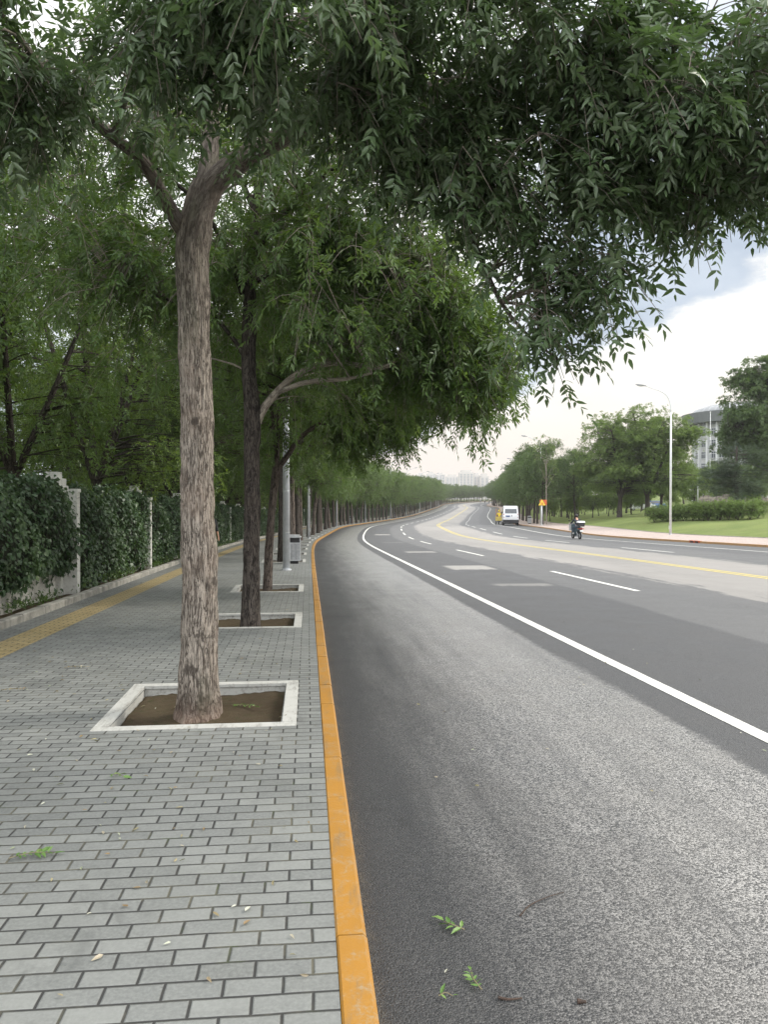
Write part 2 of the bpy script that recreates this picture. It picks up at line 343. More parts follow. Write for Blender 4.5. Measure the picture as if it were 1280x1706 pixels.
M['glass'] = mat('dark_glass', (.035, .045, .055), .08, 0, var=.2, spec=.8)
M['vanw'] = mat('white_car_paint', (.66, .67, .68), .3, 0, var=.05, scale=3)
M['rim'] = mat('wheel_rim', (.35, .36, .37), .4, .6)
M['redl'] = mat('red_lens', (.35, .02, .015), .25)
M['plate'] = mat('blue_plate', (.05, .09, .22), .4)
M['signy'] = mat('sign_yellow', (.80, .56, .06), .5)
M['signo'] = mat('sign_orange', (.50, .10, .03), .5)
M['skin'] = mat('skin', (.46, .26, .18), .55, var=.08)
M['hair'] = mat('hair', (.012, .011, .011), .5)
M['cloth_d'] = mat('navy_cloth', (.02, .024, .034), .85, var=.3)
M['cloth_j'] = mat('denim', (.055, .075, .10), .85, var=.3)
M['cloth_k'] = mat('black_cloth', (.014, .014, .015), .85, var=.3)
M['cloth_y'] = mat('yellow_cloth', (.62, .46, .04), .8, var=.2)
M['cloth_w'] = mat('pale_cloth', (.45, .45, .44), .8)
M['teal'] = mat('dark_teal_paint', (.03, .065, .08), .35, var=.1)
M['boxw'] = mat('white_plastic', (.72, .72, .70), .4, var=.05)
M['yplas'] = mat('yellow_panel', (.60, .47, .12), .5, var=.15)
M['orange'] = mat('orange_light', (.75, .25, .05), .4)
M['bldg'] = mat('grey_cladding', (.38, .38, .38), .7, var=.12, scale=.3)
M['bldg_d'] = mat('dark_roof_edge', (.13, .14, .15), .6, var=.1, scale=.4)
M['bldg_r'] = mat('dome_roof', (.27, .28, .29), .5, var=.1, scale=.3)
M['bldg_l'] = mat('pale_column', (.52, .53, .54), .7, var=.08, scale=.4)
M['tower'] = mat('tower_facade', (.50, .47, .44), .85, var=.08, scale=.05)
M['towerw'] = mat('tower_windows', (.20, .22, .25), .3, var=.2, scale=.2)
M['carblue'] = mat('blue_car_paint', (.06, .14, .35), .3)
M['stone'] = mat('rubble_stone', (.20, .17, .15), .9, var=.6, scale=1.4, bump=.8, bscale=3)

# ------------------------------------------------------------------ object helpers
def tag(o, label=None, cat=None, group=None, kind=None):
    if label: o['label'] = label
    if cat: o['category'] = cat
    if group: o['group'] = group
    if kind: o['kind'] = kind
    return o
def empty(name, loc=(0, 0, 0), rz=0., scale=1.):
    o = bpy.data.objects.new(name, None); COL.objects.link(o); o.location = loc; o.rotation_euler = (0, 0, rz); o.scale = (scale,)*3
    o.empty_display_size = .2
    return o
def link(name, me, parent=None, m=None, smooth=False):
    o = bpy.data.objects.new(name, me); COL.objects.link(o)
    if m is not None and len(me.materials) == 0: me.materials.append(m)
    if smooth: me.polygons.foreach_set('use_smooth', [True]*len(me.polygons))
    if parent: o.parent = parent
    return o
def obj(name, bm, m, parent=None, smooth=False, bevel=0.):
    if bevel:
        bmesh.ops.bevel(bm, geom=[e for e in bm.edges if len(e.link_faces) == 2 and e.calc_face_angle(0) > .5], offset=bevel, segments=2, affect='EDGES', profile=.5, clamp_overlap=True)
    me = bpy.data.meshes.new(name); bm.to_mesh(me); bm.free()
    return link(name, me, parent, m, smooth)
def copy_tree(o, parent=None):
    c = o.copy(); COL.objects.link(c)
    if parent: c.parent = parent
    for ch in list(o.children): copy_tree(ch, c)
    return c
def box(bm, x0, x1, y0, y1, z0, z1):
    v = [bm.verts.new((x, y, z)) for x in (x0, x1) for y in (y0, y1) for z in (z0, z1)]
    for f in ((0, 1, 3, 2), (4, 6, 7, 5), (0, 4, 5, 1), (2, 3, 7, 6), (0, 2, 6, 4), (1, 5, 7, 3)): bm.faces.new([v[i] for i in f])
    return v
def boxc(bm, c, s, mtx=None):
    v = box(bm, c[0]-s[0]/2, c[0]+s[0]/2, c[1]-s[1]/2, c[1]+s[1]/2, c[2]-s[2]/2, c[2]+s[2]/2)
    if mtx is not None: bmesh.ops.transform(bm, matrix=mtx, verts=v)
    return v
def tube_vf(pts, rad, n=8, cap=True):
    pts = np.asarray(pts, float); rad = np.asarray(rad, float); k = len(pts)
    tg = np.gradient(pts, axis=0); tg /= np.linalg.norm(tg, axis=1)[:, None]+1e-12
    ref = np.array([0, 1., 0]) if abs(tg[0][1]) < .9 else np.array([1., 0, 0])
    a = np.cross(ref, tg[0]); a /= np.linalg.norm(a); A = [a]
    for i in range(1, k):
        a = A[-1]-tg[i]*(A[-1]@tg[i]); a /= np.linalg.norm(a)+1e-12; A.append(a)
    A = np.array(A); B = np.cross(tg, A)
    th = np.arange(n)*2*PI/n
    V = pts[:, None, :]+rad[:, None, None]*(np.cos(th)[None, :, None]*A[:, None, :]+np.sin(th)[None, :, None]*B[:, None, :])
    V = V.reshape(-1, 3)
    i, j = np.meshgrid(np.arange(k-1), np.arange(n), indexing='ij'); j2 = (j+1) % n
    Fq = np.stack([i*n+j, i*n+j2, (i+1)*n+j2, (i+1)*n+j], -1).reshape(-1, 4)
    return V, Fq
def bark_vec(pts, rad, n):
    pts = np.asarray(pts, float); rad = np.asarray(rad, float); L = np.concatenate([[0], np.cumsum(np.linalg.norm(np.diff(pts, axis=0), axis=1))]); th = np.arange(n)*2*PI/n; r = max(rad.mean(), .02)
    o = pts[0]*3.1; return np.stack([o[0]+r*np.cos(th)[None]+0*L[:, None], o[1]+r*np.sin(th)[None]+0*L[:, None], o[2]+L[:, None]+0*th[None]], -1).reshape(-1, 3)
def mesh_vf(name, V, Fc, m, smooth=True, rnd=None, uv=None, bv=None):
    """Fc : int array (faces, k)"""
    me = bpy.data.meshes.new(name); V = np.ascontiguousarray(V, dtype=np.float32); Fc = np.ascontiguousarray(Fc, dtype=np.int32)
    nf, k = Fc.shape
    me.vertices.add(len(V)); me.vertices.foreach_set('co', V.ravel())
    me.loops.add(nf*k); me.loops.foreach_set('vertex_index', Fc.ravel())
    me.polygons.add(nf); me.polygons.foreach_set('loop_start', np.arange(0, nf*k, k, dtype=np.int32))
    me.polygons.foreach_set('use_smooth', np.full(nf, smooth))
    if rnd is not None:
        a = me.attributes.new('rnd', 'FLOAT', 'FACE'); a.data.foreach_set('value', np.asarray(rnd, np.float32))
    if bv is not None:
        a = me.attributes.new('bv', 'FLOAT_VECTOR', 'POINT'); a.data.foreach_set('vector', np.ascontiguousarray(bv, dtype=np.float32).ravel())
    me.update(calc_edges=True)
    if uv is not None:
        l = me.uv_layers.new(name='UVMap'); l.data.foreach_set('uv', np.asarray(uv, np.float32)[Fc.ravel()].ravel())
    me.materials.append(m)
    return me
class Acc:
    def __init__(s): s.V = []; s.F = []; s.B = []; s.n = 0
    def add(s, V, Fc, bv=None): s.V.append(V); s.F.append(Fc+s.n); s.B.append(V if bv is None else bv); s.n += len(V)
    def tube(s, pts, rad, n=8): s.add(*tube_vf(pts, rad, n), bark_vec(pts, rad, n))
    def mesh(s, name, m, smooth=True): return mesh_vf(name, np.concatenate(s.V), np.concatenate(s.F), m, smooth, bv=np.concatenate(s.B))
def bm_tube(bm, pts, rad, n=10, cap=True):
    V, Fq = tube_vf(pts, rad if hasattr(rad, '__len__') else [rad]*len(pts), n)
    vs = [bm.verts.new(v) for v in V]
    for f in Fq: bm.faces.new([vs[i] for i in f])
    if cap: bm.faces.new(vs[:n][::-1]); bm.faces.new(vs[-n:])
    return vs
def bm_cyl(bm, c, r, h, n=24, axis='Z', r2=None):
    r2 = r if r2 is None else r2; c = Vector(c); ax = {'X': Vector((1, 0, 0)), 'Y': Vector((0, 1, 0)), 'Z': Vector((0, 0, 1))}[axis]
    return bm_tube(bm, [c-ax*h/2, c+ax*h/2], [r, r2], n)
def bm_sphere(bm, c, r, sc=(1, 1, 1), u=16, v=10):
    mt = Matrix.Translation(c) @ Matrix.Diagonal((r*sc[0], r*sc[1], r*sc[2], 1))
    return bmesh.ops.create_uvsphere(bm, u_segments=u, v_segments=v, radius=1, matrix=mt)['verts']
def smooth_path(pts, n):
    """Catmull-Rom resample, any number of columns"""
    p = np.asarray(pts, float); k = len(p)
    if k == 2: return p[0]+(p[1]-p[0])*np.linspace(0, 1, n)[:, None]
    e = np.vstack([2*p[0]-p[1], p, 2*p[-1]-p[-2]]); u = np.linspace(0, k-1-1e-6, n); i = u.astype(int); t = (u-i)[:, None]
    p0, p1, p2, p3 = e[i], e[i+1], e[i+2], e[i+3]
    return .5*(2*p1+(p2-p0)*t+(2*p0-5*p1+4*p2-p3)*t**2+(3*p1-p0-3*p2+p3)*t**3)
def strip(name, ds, ss, zf, m, kind='structure', skip=None, smooth=True, parent=None):
    """sheet over the road coordinates; zf(s, d) is the height over the road line; UV = (d, s) in metres"""
    ds = np.asarray(ds, float); ss = np.asarray(ss, float)
    S, D = np.meshgrid(ss, ds, indexing='ij'); th = np.interp(S, SS, TH)
    X = np.interp(S, SS, RX)+D*np.cos(th); Y = np.interp(S, SS, RY)-D*np.sin(th); Z = np.interp(S, SS, RZ)+zf(S, D)
    V = np.stack([X, Y, Z], -1).reshape(-1, 3); n = len(ds)
    i, j = np.meshgrid(np.arange(len(ss)-1), np.arange(n-1), indexing='ij')
    Fq = np.stack([i*n+j, i*n+j+1, (i+1)*n+j+1, (i+1)*n+j], -1).reshape(-1, 4)
    if skip is not None:
        sm = (ss[i]+ss[i+1])/2; dm = (ds[j]+ds[j+1])/2; keep = ~skip(sm, dm).ravel(); Fq = Fq[keep]
    me = mesh_vf(name, V, Fq, m, smooth, uv=np.stack([D, S], -1).reshape(-1, 2))
    o = link(name, me, parent)
    if kind: o['kind'] = kind
    return o
flat = lambda h: (lambda S, D: np.full(S.shape, h))
def srange(a, b, fine=1., far=4., cut=120.):
    if b <= cut: return np.arange(a, b+fine*.5, fine)
    return np.concatenate([np.arange(a, cut, fine), np.arange(cut, b+far, far)])

ORD = ['first', 'second', 'third', 'fourth', 'fifth', 'sixth', 'seventh', 'eighth', 'ninth', 'tenth', 'eleventh', 'twelfth', 'thirteenth', 'fourteenth', 'fifteenth', 'sixteenth', 'seventeenth', 'eighteenth', 'nineteenth', 'twentieth']

TENS = {2: 'twenty', 3: 'thirty', 4: 'forty', 5: 'fifty', 6: 'sixty', 7: 'seventy', 8: 'eighty', 9: 'ninety'}
def ordn(n):
    if n >= 99: return ('hundredth' if n == 99 else 'hundred-and-'+ordn(n-100))
    n += 1
    if n <= 20: return ORD[n-1]
    if n % 10 == 0: return TENS[n//10][:-1]+'ieth'
    return TENS[n//10]+'-'+ORD[n % 10-1]

def SDz(x, y):
    s = y
    for _ in range(10):
        th = float(np.interp(s, SS, TH)); px = float(np.interp(s, SS, RX)); py = float(np.interp(s, SS, RY)); s += (x-px)*math.sin(th)+(y-py)*math.cos(th)
    th = float(np.interp(s, SS, TH)); d = (x-float(np.interp(s, SS, RX)))*math.cos(th)-(y-float(np.interp(s, SS, RY)))*math.sin(th)
    return float(np.interp(s, SS, RZ))+G(d)+.12*math.sin(s*.11)*math.sin(d*.16)*min(1, max(0, (d-31)/8))

# ================================================================== THE SETTING
PIT0, PITD, PITN = 6.62, 5.12, 24
pits = [PIT0+PITD*k for k in range(PITN) if k != 3]
def in_pit(s, d):
    r = np.zeros(s.shape, bool)
    for p in pits: r |= (abs(s-p) < .62)
    return r & (d > -1.71) & (d < -.43)
pit_s = sum([[p-.625, p+.625] for p in pits], [])
ss_road = srange(-12, 640)
ss_walk = np.unique(np.concatenate([srange(-12, 640), pit_s]))
strip('road', [0, .35, 1.5, 3.3, 5.5, 7.2, 9.5, 12.1, 15, 17, 19, 21, 24.2], ss_road, flat(0), M['asphalt'])
strip('pavement', [-4.47, -3.2, -1.71, -.43, -.118], ss_walk, flat(.12), M['paver'], skip=in_pit)
strip('tactile_path', [-4.08, -3.64], srange(-12, 420), flat(.124), M['tactile'])
strip('bed', [-5.05, -4.62], ss_road, lambda S, D: .15+.02*np.sin(S*2.3), M['soil'])
strip('woodland_ground', [-330, -200, -120, -80, -55, -40, -30, -20, -12, -8, -5.38], srange(-30, 640, 2., 6.), lambda S, D: np.interp(D, GD, GH), M['under'])
strip('far_pavement', [24.34, 27, 30.5], srange(-12, 640), lambda S, D: np.interp(D, GD, GH), M['pink'])
def lawn_z(S, D):
    return np.interp(D, GD, GH)+.12*np.sin(S*.11)*np.sin(D*.16)*np.clip((D-31)/8, 0, 1)
strip('lawn', [30.62, 31.5, 33, 36, 39, 43, 47, 52, 58, 65, 75, 90, 110, 150, 190], srange(-12, 640, 2., 6.), lawn_z, M['grass'])
bm = bmesh.new(); bmesh.ops.create_grid(bm, x_segments=12, y_segments=12, size=6000)
o = obj('far_ground', bm, M['under']); o.location = (0, 2000, -3.2); o['kind'] = 'structure'

# near kerb: blocks 1 m long, painted, bevelled, a few mm apart
def kerb(name, d0, d1, s0, s1, L, top, m, gap=.006):
    a = Acc(); rr = random.Random(5)
    s = s0
    while s < s1:
        l = L if s < 120 else L*3
        dz = rr.uniform(-.003, .003); dd = rr.uniform(-.002, .002); b = .009
        prof = [(d0+dd, -.12), (d0+dd, top-b+dz), (d0+b+dd, top+dz), (d1-b*1.6+dd, top+dz), (d1+dd, top-b*1.6+dz), (d1+dd, -.12)]
        pts = []
        for q in (s+gap/2, s+l-gap/2): pts += [list(P(q, x, z)) for x, z in prof]
        n = len(prof); Fq = [[i, i+1, n+i+1, n+i] for i in range(n-1)]
        a.add(np.array(pts), np.array(Fq))
        a.add(np.array(pts), np.array([[0, 1, 4, 5], [1, 2, 3, 4], [n, n+5, n+4, n+1], [n+1, n+4, n+3, n+2]]))
        s += l
    o = link(name, a.mesh(name, m, False)); o['kind'] = 'structure'; return o
kerb('kerb', -.118, 0, 2.92-.72*20, 640, .72, .125, M['kerb_y'])
kerb('far_kerb', 24.2, 24.34, -12, 640, .99, .13, M['kerb_r'])
kerb('bed_kerb', -4.62, -4.47, -12, 640, .5, .235, M['conc2'], .012)
kerb('lawn_kerb', 30.5, 30.62, -12, 640, .99, .27, M['conc2'])
strip('road_marking', [3.21, 3.36], srange(-12, 640), flat(.004), M['white'])
strip('road_marking', [20.9, 21.05], srange(-12, 640), flat(.004), M['white'])
strip('road_marking', [11.93, 12.06], srange(-12, 430), flat(.004), M['yellow'])
strip('road_marking', [12.22, 12.35], srange(-12, 430), flat(.004), M['yellow'])
a = 1.2
while a < 430:
    for d in (7.15, 16.5):
        aa = a+(2. if d > 10 else 0)
        strip('road_marking', [d-.07, d+.07], np.linspace(aa, aa+6.2, 5), flat(.004), M['white'])
    a += 15.4 if a < 40 else 12.
strip('road_marking', [17.6, 20.8], [113.2, 113.6], flat(.005), M['white'])
strip('gutter_drain', [.08, .55], [38.6, 39.6], flat(.006), M['iron'])

# drain openings in the far kerb, painted red
for k, s in enumerate((47.4, 48.1)):
    t = empty('kerb_drain', P(s, 24.17, 0), head(s))
    tag(t, ('red painted drain mouth in the far kerb, the nearer of two', 'red painted drain mouth in the far kerb, the farther of two')[k], 'drain', 'drain mouths in the far kerb')
    bm = bmesh.new(); box(bm, -.02, .17, -.33, .33, 0, .15); obj('frame', bm, M['kerb_red'], t, bevel=.01)
    bm = bmesh.new(); box(bm, -.024, 0, -.2, .2, .015, .11); obj('opening', bm, M['black'], t)

# tree pits
def make_pit():
    t = empty('tree_pit')
    def piece(x0, x1, y0, y1):
        bm = bmesh.new(); box(bm, x0, x1, y0, y1, -.16, .014); obj('border_slab', bm, M['conc'], t, bevel=.006)
    piece(-.76, .76, -.75, -.64); piece(-.76, .76, .64, .75); piece(-.76, -.65, -.636, .636); piece(.65, .76, -.636, .636)
    V = []; n = 28; rr = np.random.RandomState(3)
    g = np.linspace(-.64, .64, n); X, Y = np.meshgrid(g, g, indexing='ij')
    Z = -.075+.018*np.sin(X*7+1)*np.cos(Y*6)+rr.normal(0, .004, X.shape)+.03*np.exp(-((X**2+Y**2)/.09))
    i, j = np.meshgrid(np.arange(n-1), np.arange(n-1), indexing='ij'); Fq = np.stack([i*n+j, (i+1)*n+j, (i+1)*n+j+1, i*n+j+1], -1).reshape(-1, 4)
    link('soil', mesh_vf('soil', np.stack([X, Y, Z], -1).reshape(-1, 3), Fq, M['soil']), t)
    return t
pit = make_pit(); first = True
for k, s in enumerate(pits):
    c = pit if k == 0 else copy_tree(pit)
    c.location = P(s, -1.07, .12); c.rotation_euler = (0, 0, head(s))
    if True: tag(c, '%s tree pit from the camera, pale slabs round brown soil' % ordn(k), 'tree pit', 'tree pits along the pavement')
    else: tag(c, 'one of the farthest tree pits in the pavement before the bend', 'tree pit', 'tree pits along the pavement')

# ================================================================== FOLIAGE
def norm(v): return v/(np.linalg.norm(v, axis=-1, keepdims=True)+1e-9)
TPL = {
 'hi': (np.array([[0, 0, 0], [.26, .46, .10], [.6, .40, .06], [1, 0, -.25], [.6, -.40, .06], [.26, -.46, .10], [.45, 0, -.04]]),
        np.array([[0, 6, 1], [1, 6, 2], [2, 6, 3], [3, 6, 4], [4, 6, 5], [5, 6, 0]])),
 'lo': (np.array([[0, 0, 0], [.42, .5, .12], [1, 0, -.15], [.42, -.5, .12]]), np.array([[0, 2, 1], [0, 3, 2]])),
 'ivy': (np.array([[0, 0, 0], [.05, .45, .03], [.5, .52, .05], [1, 0, -.12], [.5, -.52, .05], [.05, -.45, .03], [.35, 0, -.05]]),
        np.array([[0, 6, 1], [1, 6, 2], [2, 6, 3], [3, 6, 4], [4, 6, 5], [5, 6, 0]])),
}
def leaflets(rng, pos, d, n, L, W, tpl):
    """pos,d,n (N,3) -> V,F"""
    T, Fc = TPL[tpl]; N = len(pos); d = norm(d); side = norm(np.cross(n, d)); n = np.cross(d, side)
    sc = rng.uniform(.58, 1.22, (N, 1, 1))
    V = pos[:, None]+sc*(T[None, :, 0:1]*L*d[:, None]+T[None, :, 1:2]*W*side[:, None]+T[None, :, 2:3]*W*n[:, None]*rng.uniform(.2, 2.2, (N, 1, 1)))
    k = len(T); Fa = (Fc[None]+(np.arange(N)*k)[:, None, None]).reshape(-1, 3)
    return V.reshape(-1, 3), Fa, len(Fc)
def compound(rng, pos, d, spec, rbase):
    """pinnate leaves along rachis"""
    N = len(pos); d = norm(d); pairs, L, W, RL, tpl, droop = spec['pairs'], spec['L'], spec['W'], spec['R'], spec['tpl'], spec.get('droop', .5)
    up = norm(np.array([0, 0, 1.])+rng.normal(0, .35, (N, 3))); side = norm(np.cross(up, d)); up = norm(np.cross(d, side))
    Ps, Ds, Ns, Rs = [], [], [], []
    rl = rng.uniform(.75, 1.2, (N, 1))*RL
    def rach(t): return pos+d*rl*t-np.array([0, 0, 1.])*rl*droop*t*t*.6
    rr = np.clip(rbase+rng.normal(0, .10, N), 0, 1)
    for j in range(pairs):
        t = .25+.75*(j+.3)/pairs
        for sg in (-1, 1):
            ld = norm(d*.6+side*sg*.85+rng.normal(0, .2, (N, 3))+np.array([0, 0, -.45*droop-.1]))
            Ps.append(rach(t)); Ds.append(ld); Ns.append(norm(up+rng.normal(0, .3, (N, 3)))); Rs.append(rr+rng.normal(0, .05, N))
    Ps.append(rach(1.)); Ds.append(norm(d+np.array([0, 0, -.9*droop])+rng.normal(0, .15, (N, 3)))); Ns.append(up); Rs.append(rr)
    V, Fa, k = leaflets(rng, np.concatenate(Ps), np.concatenate(Ds), np.concatenate(Ns), L, W, tpl)
    return V, Fa, np.repeat(np.concatenate(Rs), k)

def grow(seed, limbs, env, ncl, ntw, nlf, spec, twl=(.3, .75), keep=None, shell=.42, droop=.25, minz=None, up=.12, wood=None, fill=.6):
    """limbs: [(points with radius column)]; env: ellipsoids (cx,cy,cz,rx,ry,rz,weight). Returns wood Acc and leaf arrays"""
    rng = np.random.RandomState(seed); A = wood or Acc(); nodes = []
    for lm in limbs:
        p = np.asarray(lm, float); L = np.linalg.norm(np.diff(p[:, :3], axis=0), axis=1).sum(); n = max(4, int(L/.22))
        q = smooth_path(p, n); nodes.append(q)
    nodes = np.concatenate(nodes)
    env = np.array(env, float); w = env[:, 6]/env[:, 6].sum()
    tp, td, tr = [], [], []
    made = 0; tries = 0
    while made < ncl and tries < ncl*8:
        tries += 1
        e = env[rng.choice(len(env), p=w)]; dr = norm(rng.normal(0, 1, 3)); rad = rng.uniform(0, 1)**shell
        c = e[:3]+dr*rad*e[3:6]
        if keep is not None and not keep(c): continue
        made += 1
        v = nodes[:, :3]-c; dist = np.linalg.norm(v, axis=1)+.7*np.maximum(0, v[:, 2])+.25*(nodes[:, 3] < .012)
        st = nodes[dist.argmin()]; s0 = st[:3]; L = np.linalg.norm(c-s0)
        mid = (s0+c)/2+np.array([0, 0, up*L])+rng.normal(0, .08*L, 3)
        u = np.linspace(0, 1, 6)[:, None]; path = s0*(1-u)**2+2*mid*u*(1-u)+c*u*u
        r0 = min(st[3]*.6, .006+.009*L); A.tube(path, np.linspace(r0, .004, 6), 5 if r0 > .02 else 4)
        cb = rng.uniform(.15, .85)
        outw = norm(c-np.array([env[0][0], env[0][1], env[0][2]-1.0]))
        for k in range(ntw):
            t = rng.uniform(.35, 1.)
            b = s0*(1-t)**2+2*mid*t*(1-t)+c*t*t
            if t < .6 and rng.rand() > fill: t = 1.; b = c
            d = norm(outw*.7+rng.normal(0, .7, 3)); l = rng.uniform(*twl)
            tt = np.linspace(0, 1, 4)[:, None]; tw = b+d*l*tt-np.array([0, 0, 1.])*l*droop*tt**2*1.6
            A.tube(tw, [.0045, .0035, .0028, .002], 3)
            m = rng.poisson(nlf); q = rng.uniform(.15, 1., m)
            pp = b+d*l*q[:, None]-np.array([0, 0, 1.])*l*droop*(q**2)[:, None]*1.6
            dd = norm(d*.6+rng.normal(0, .65, (m, 3))+np.array([0, 0, -.25]))
            tp.append(pp); td.append(dd); tr.append(np.full(m, cb*.5+rng.uniform(0, .5)))
    V, Fa, r = compound(rng, np.concatenate(tp), np.concatenate(td), spec, np.concatenate(tr))
    return A, V, Fa, r

# ---- the near tree (hero)
def vnoise(u, v, nu, seed):
    """value noise periodic in u (0..1, nu cells), v in cells"""
    rs = np.random.RandomState(seed); g = rs.uniform(-1, 1, (nu, 512))
    x = u*nu; i = np.floor(x).astype(int); fx = x-i; j = np.floor(v).astype(int); fy = v-j; fx = fx*fx*(3-2*fx); fy = fy*fy*(3-2*fy)
    a = g[i % nu, j % 512]; b = g[(i+1) % nu, j % 512]; c = g[i % nu, (j+1) % 512]; d = g[(i+1) % nu, (j+1) % 512]
    return a*(1-fx)*(1-fy)+b*fx*(1-fy)+c*(1-fx)*fy+d*fx*fy
def barked(path, n, seed, amp=1., flare=0., ring=.016, fine=True):
    p = np.asarray(path, float); L = np.linalg.norm(np.diff(p[:, :3], axis=0), axis=1).sum(); k = int(L/ring)
    q = smooth_path(p, 600); cl = np.concatenate([[0], np.cumsum(np.linalg.norm(np.diff(q[:, :3], axis=0), axis=1))]); L = cl[-1]
    q = np.stack([np.interp(np.linspace(0, L, k), cl, q[:, i]) for i in range(4)], -1); V, Fq = tube_vf(q[:, :3], q[:, 3], n)
    V = V.reshape(k, n, 3); C_ = q[:, None, :3]; out = V-C_; r = np.linalg.norm(out, axis=2, keepdims=True); out = out/(r+1e-9)
    u = np.broadcast_to(np.arange(n)/n, (k, n)); z = np.broadcast_to((np.arange(k)*L/k)[:, None], (k, n))
    uu = u+.012*vnoise(u, z*5, 7, seed+9)
    rg = 1-np.abs(vnoise(uu, z*7, 26, seed)); rg2 = 1-np.abs(vnoise(uu, z*16, 52, seed+1)); lo = vnoise(u, z*2.3, 5, seed+2); md = vnoise(u, z*6, 9, seed+3)
    h = amp*(.0085*rg+.005*rg2+.010*lo+.006*md)
    if flare: h = h+flare*np.exp(-z/.24)*(.6+.7*vnoise(u, z*1.2+3, 6, seed+5))+flare*.35*np.exp(-z/.07)*vnoise(u, z*6, 13, seed+6)
    return (C_+out*(r+h[:, :, None]-.012*amp)).reshape(-1, 3), Fq, bark_vec(q[:, :3], q[:, 3], n)
def local(pts, base): return [(p[0]-base[0], p[1]-base[1], p[2]-base[2], r) for p, r in pts]
B1 = P(6.5, -1.11, .045); Y1 = 6.27
def trunkpts(rows, base, Y):
    o = []
    for px, py, w, yy in rows:
        q = at(px, py, yy if yy else Y); o.append((q.x-base.x, q.y-base.y, q.z-base.z, w/2/F*(yy if yy else Y)))
    return o
hero_trunk = [(0, 0, -.05, .186), (0.0, 0, .10, .168)]+trunkpts([(331, 1120, 62, 0), (332, 1040, 59, 0), (334, 960, 60, 0), (333, 925, 63, 0), (330, 860, 57, 0), (329, 780, 55, 0), (329, 700, 53, 0), (326, 600, 53, 0), (323, 500, 55, 0), (321, 430, 57, 0), (325, 390, 57, 0), (335, 345, 52, 0), (346, 310, 46, 0)], B1, Y1)
limb_r = trunkpts([(338, 352, 40, 0), (356, 312, 40, 6.25), (386, 282, 38, 6.2), (430, 254, 34, 6.1), (480, 228, 31, 6.0), (560, 190, 27, 5.9), (640, 168, 24, 5.8), (700, 152, 21, 5.7), (770, 160, 16, 5.6), (860, 185, 12, 5.5), (960, 180, 12, 5.3), (1080, 200, 8, 5.1), (1230, 180, 5, 5.)], B1, Y1)
limb_l = trunkpts([(318, 400, 30, 0), (297, 372, 26, 6.2), (270, 322, 22, 6.1), (236, 268, 20, 5.9), (190, 232, 18, 5.7), (100, 150, 14, 5.3), (20, 50, 10, 5.0), (-60, -60, 7, 4.8)], B1, Y1)
limb_c = trunkpts([(344, 325, 38, 0), (352, 250, 30, 6.35), (354, 200, 26, 6.4), (345, 90, 24, 6.6), (330, -60, 18, 6.8), (340, -260, 12, 7.0), (350, -420, 7, 7.1)], B1, Y1)
limb_d = trunkpts([(700, 156, 14, 5.7), (722, 262, 11, 5.7), (765, 350, 10, 5.6), (800, 430, 9, 5.6), (835, 505, 7, 5.5), (880, 560, 5, 5.5), (930, 600, 4, 5.4)], B1, Y1)
limb_e = trunkpts([(560, 190, 14, 5.9), (600, 80, 12, 5.4), (690, -20, 10, 4.9), (820, -120, 7, 4.5)], B1, Y1)
limb_f = trunkpts([(190, 232, 12, 5.7), (230, 120, 10, 5.2), (300, 0, 8, 4.7), (380, -160, 6, 4.3)], B1, Y1)
limb_g = trunkpts([(860, 185, 9, 5.5), (960, 270, 7, 5.4), (1080, 310, 5, 5.2), (1180, 330, 4, 5.1)], B1, Y1)
limb_h = trunkpts([(352, 120, 16, 6.5), (520, 30, 14, 6.9), (760, -60, 11, 7.4), (980, -100, 8, 7.8)], B1, Y1)
def E_(px, py, Y, rx, ry, rz, w):
    q = at(px, py, Y); return (q.x-B1.x, q.y-B1.y, q.z-B1.z, rx, ry, rz, w)
HERO_ENV = [(0.2, .2, 6.7, 4.0, 3.9, 2.5, 1.9),
    E_(160, 80, 4.9, 1.5, 1.0, .50, 1.5), E_(60, 190, 5.3, .7, .6, .22, .4), E_(480, 40, 4.6, 1.0, 1.0, .50, 1.0), E_(330, 130, 4.9, .9, .7, .22, .45), E_(600, 160, 5.0, .7, .6, .28, .55), E_(430, 70, 5.0, .8, .6, .3, .6), E_(700, 220, 5.2, .6, .6, .36, .4),
    E_(820, 90, 5.2, 1.1, 1.0, .60, .95), E_(1180, 110, 5.0, 1.1, 1.0, .62, 1.0), E_(1000, 240, 5.3, .75, .8, .50, .8), E_(1220, 225, 5.1, .7, .8, .36, .75), E_(1130, 275, 5.2, .42, .5, .16, .28),
    E_(860, 320, 5.4, .55, .6, .35, .36), E_(760, 350, 5.6, .45, .5, .28, .16), E_(930, 400, 5.4, .30, .45, .22, .27), E_(1000, 450, 5.3, .14, .35, .09, .13), E_(910, 515, 5.4, .18, .26, .16, .25), E_(960, 20, 4.9, 1.0, .8, .35, .55), E_(1270, 270, 5.1, .4, .5, .10, .2)]
def hero_keep(c):
    x, y, z = c[0]+B1.x, c[1]+B1.y, c[2]+B1.z
    if y < 1.9: return False
    # the fork and the lower side of the right limb carry no foliage of their own
    if y < 6.3 and -2.2 < x < -.3 and z < 4.5: return y < 4.2 and z > 3.75
    return True
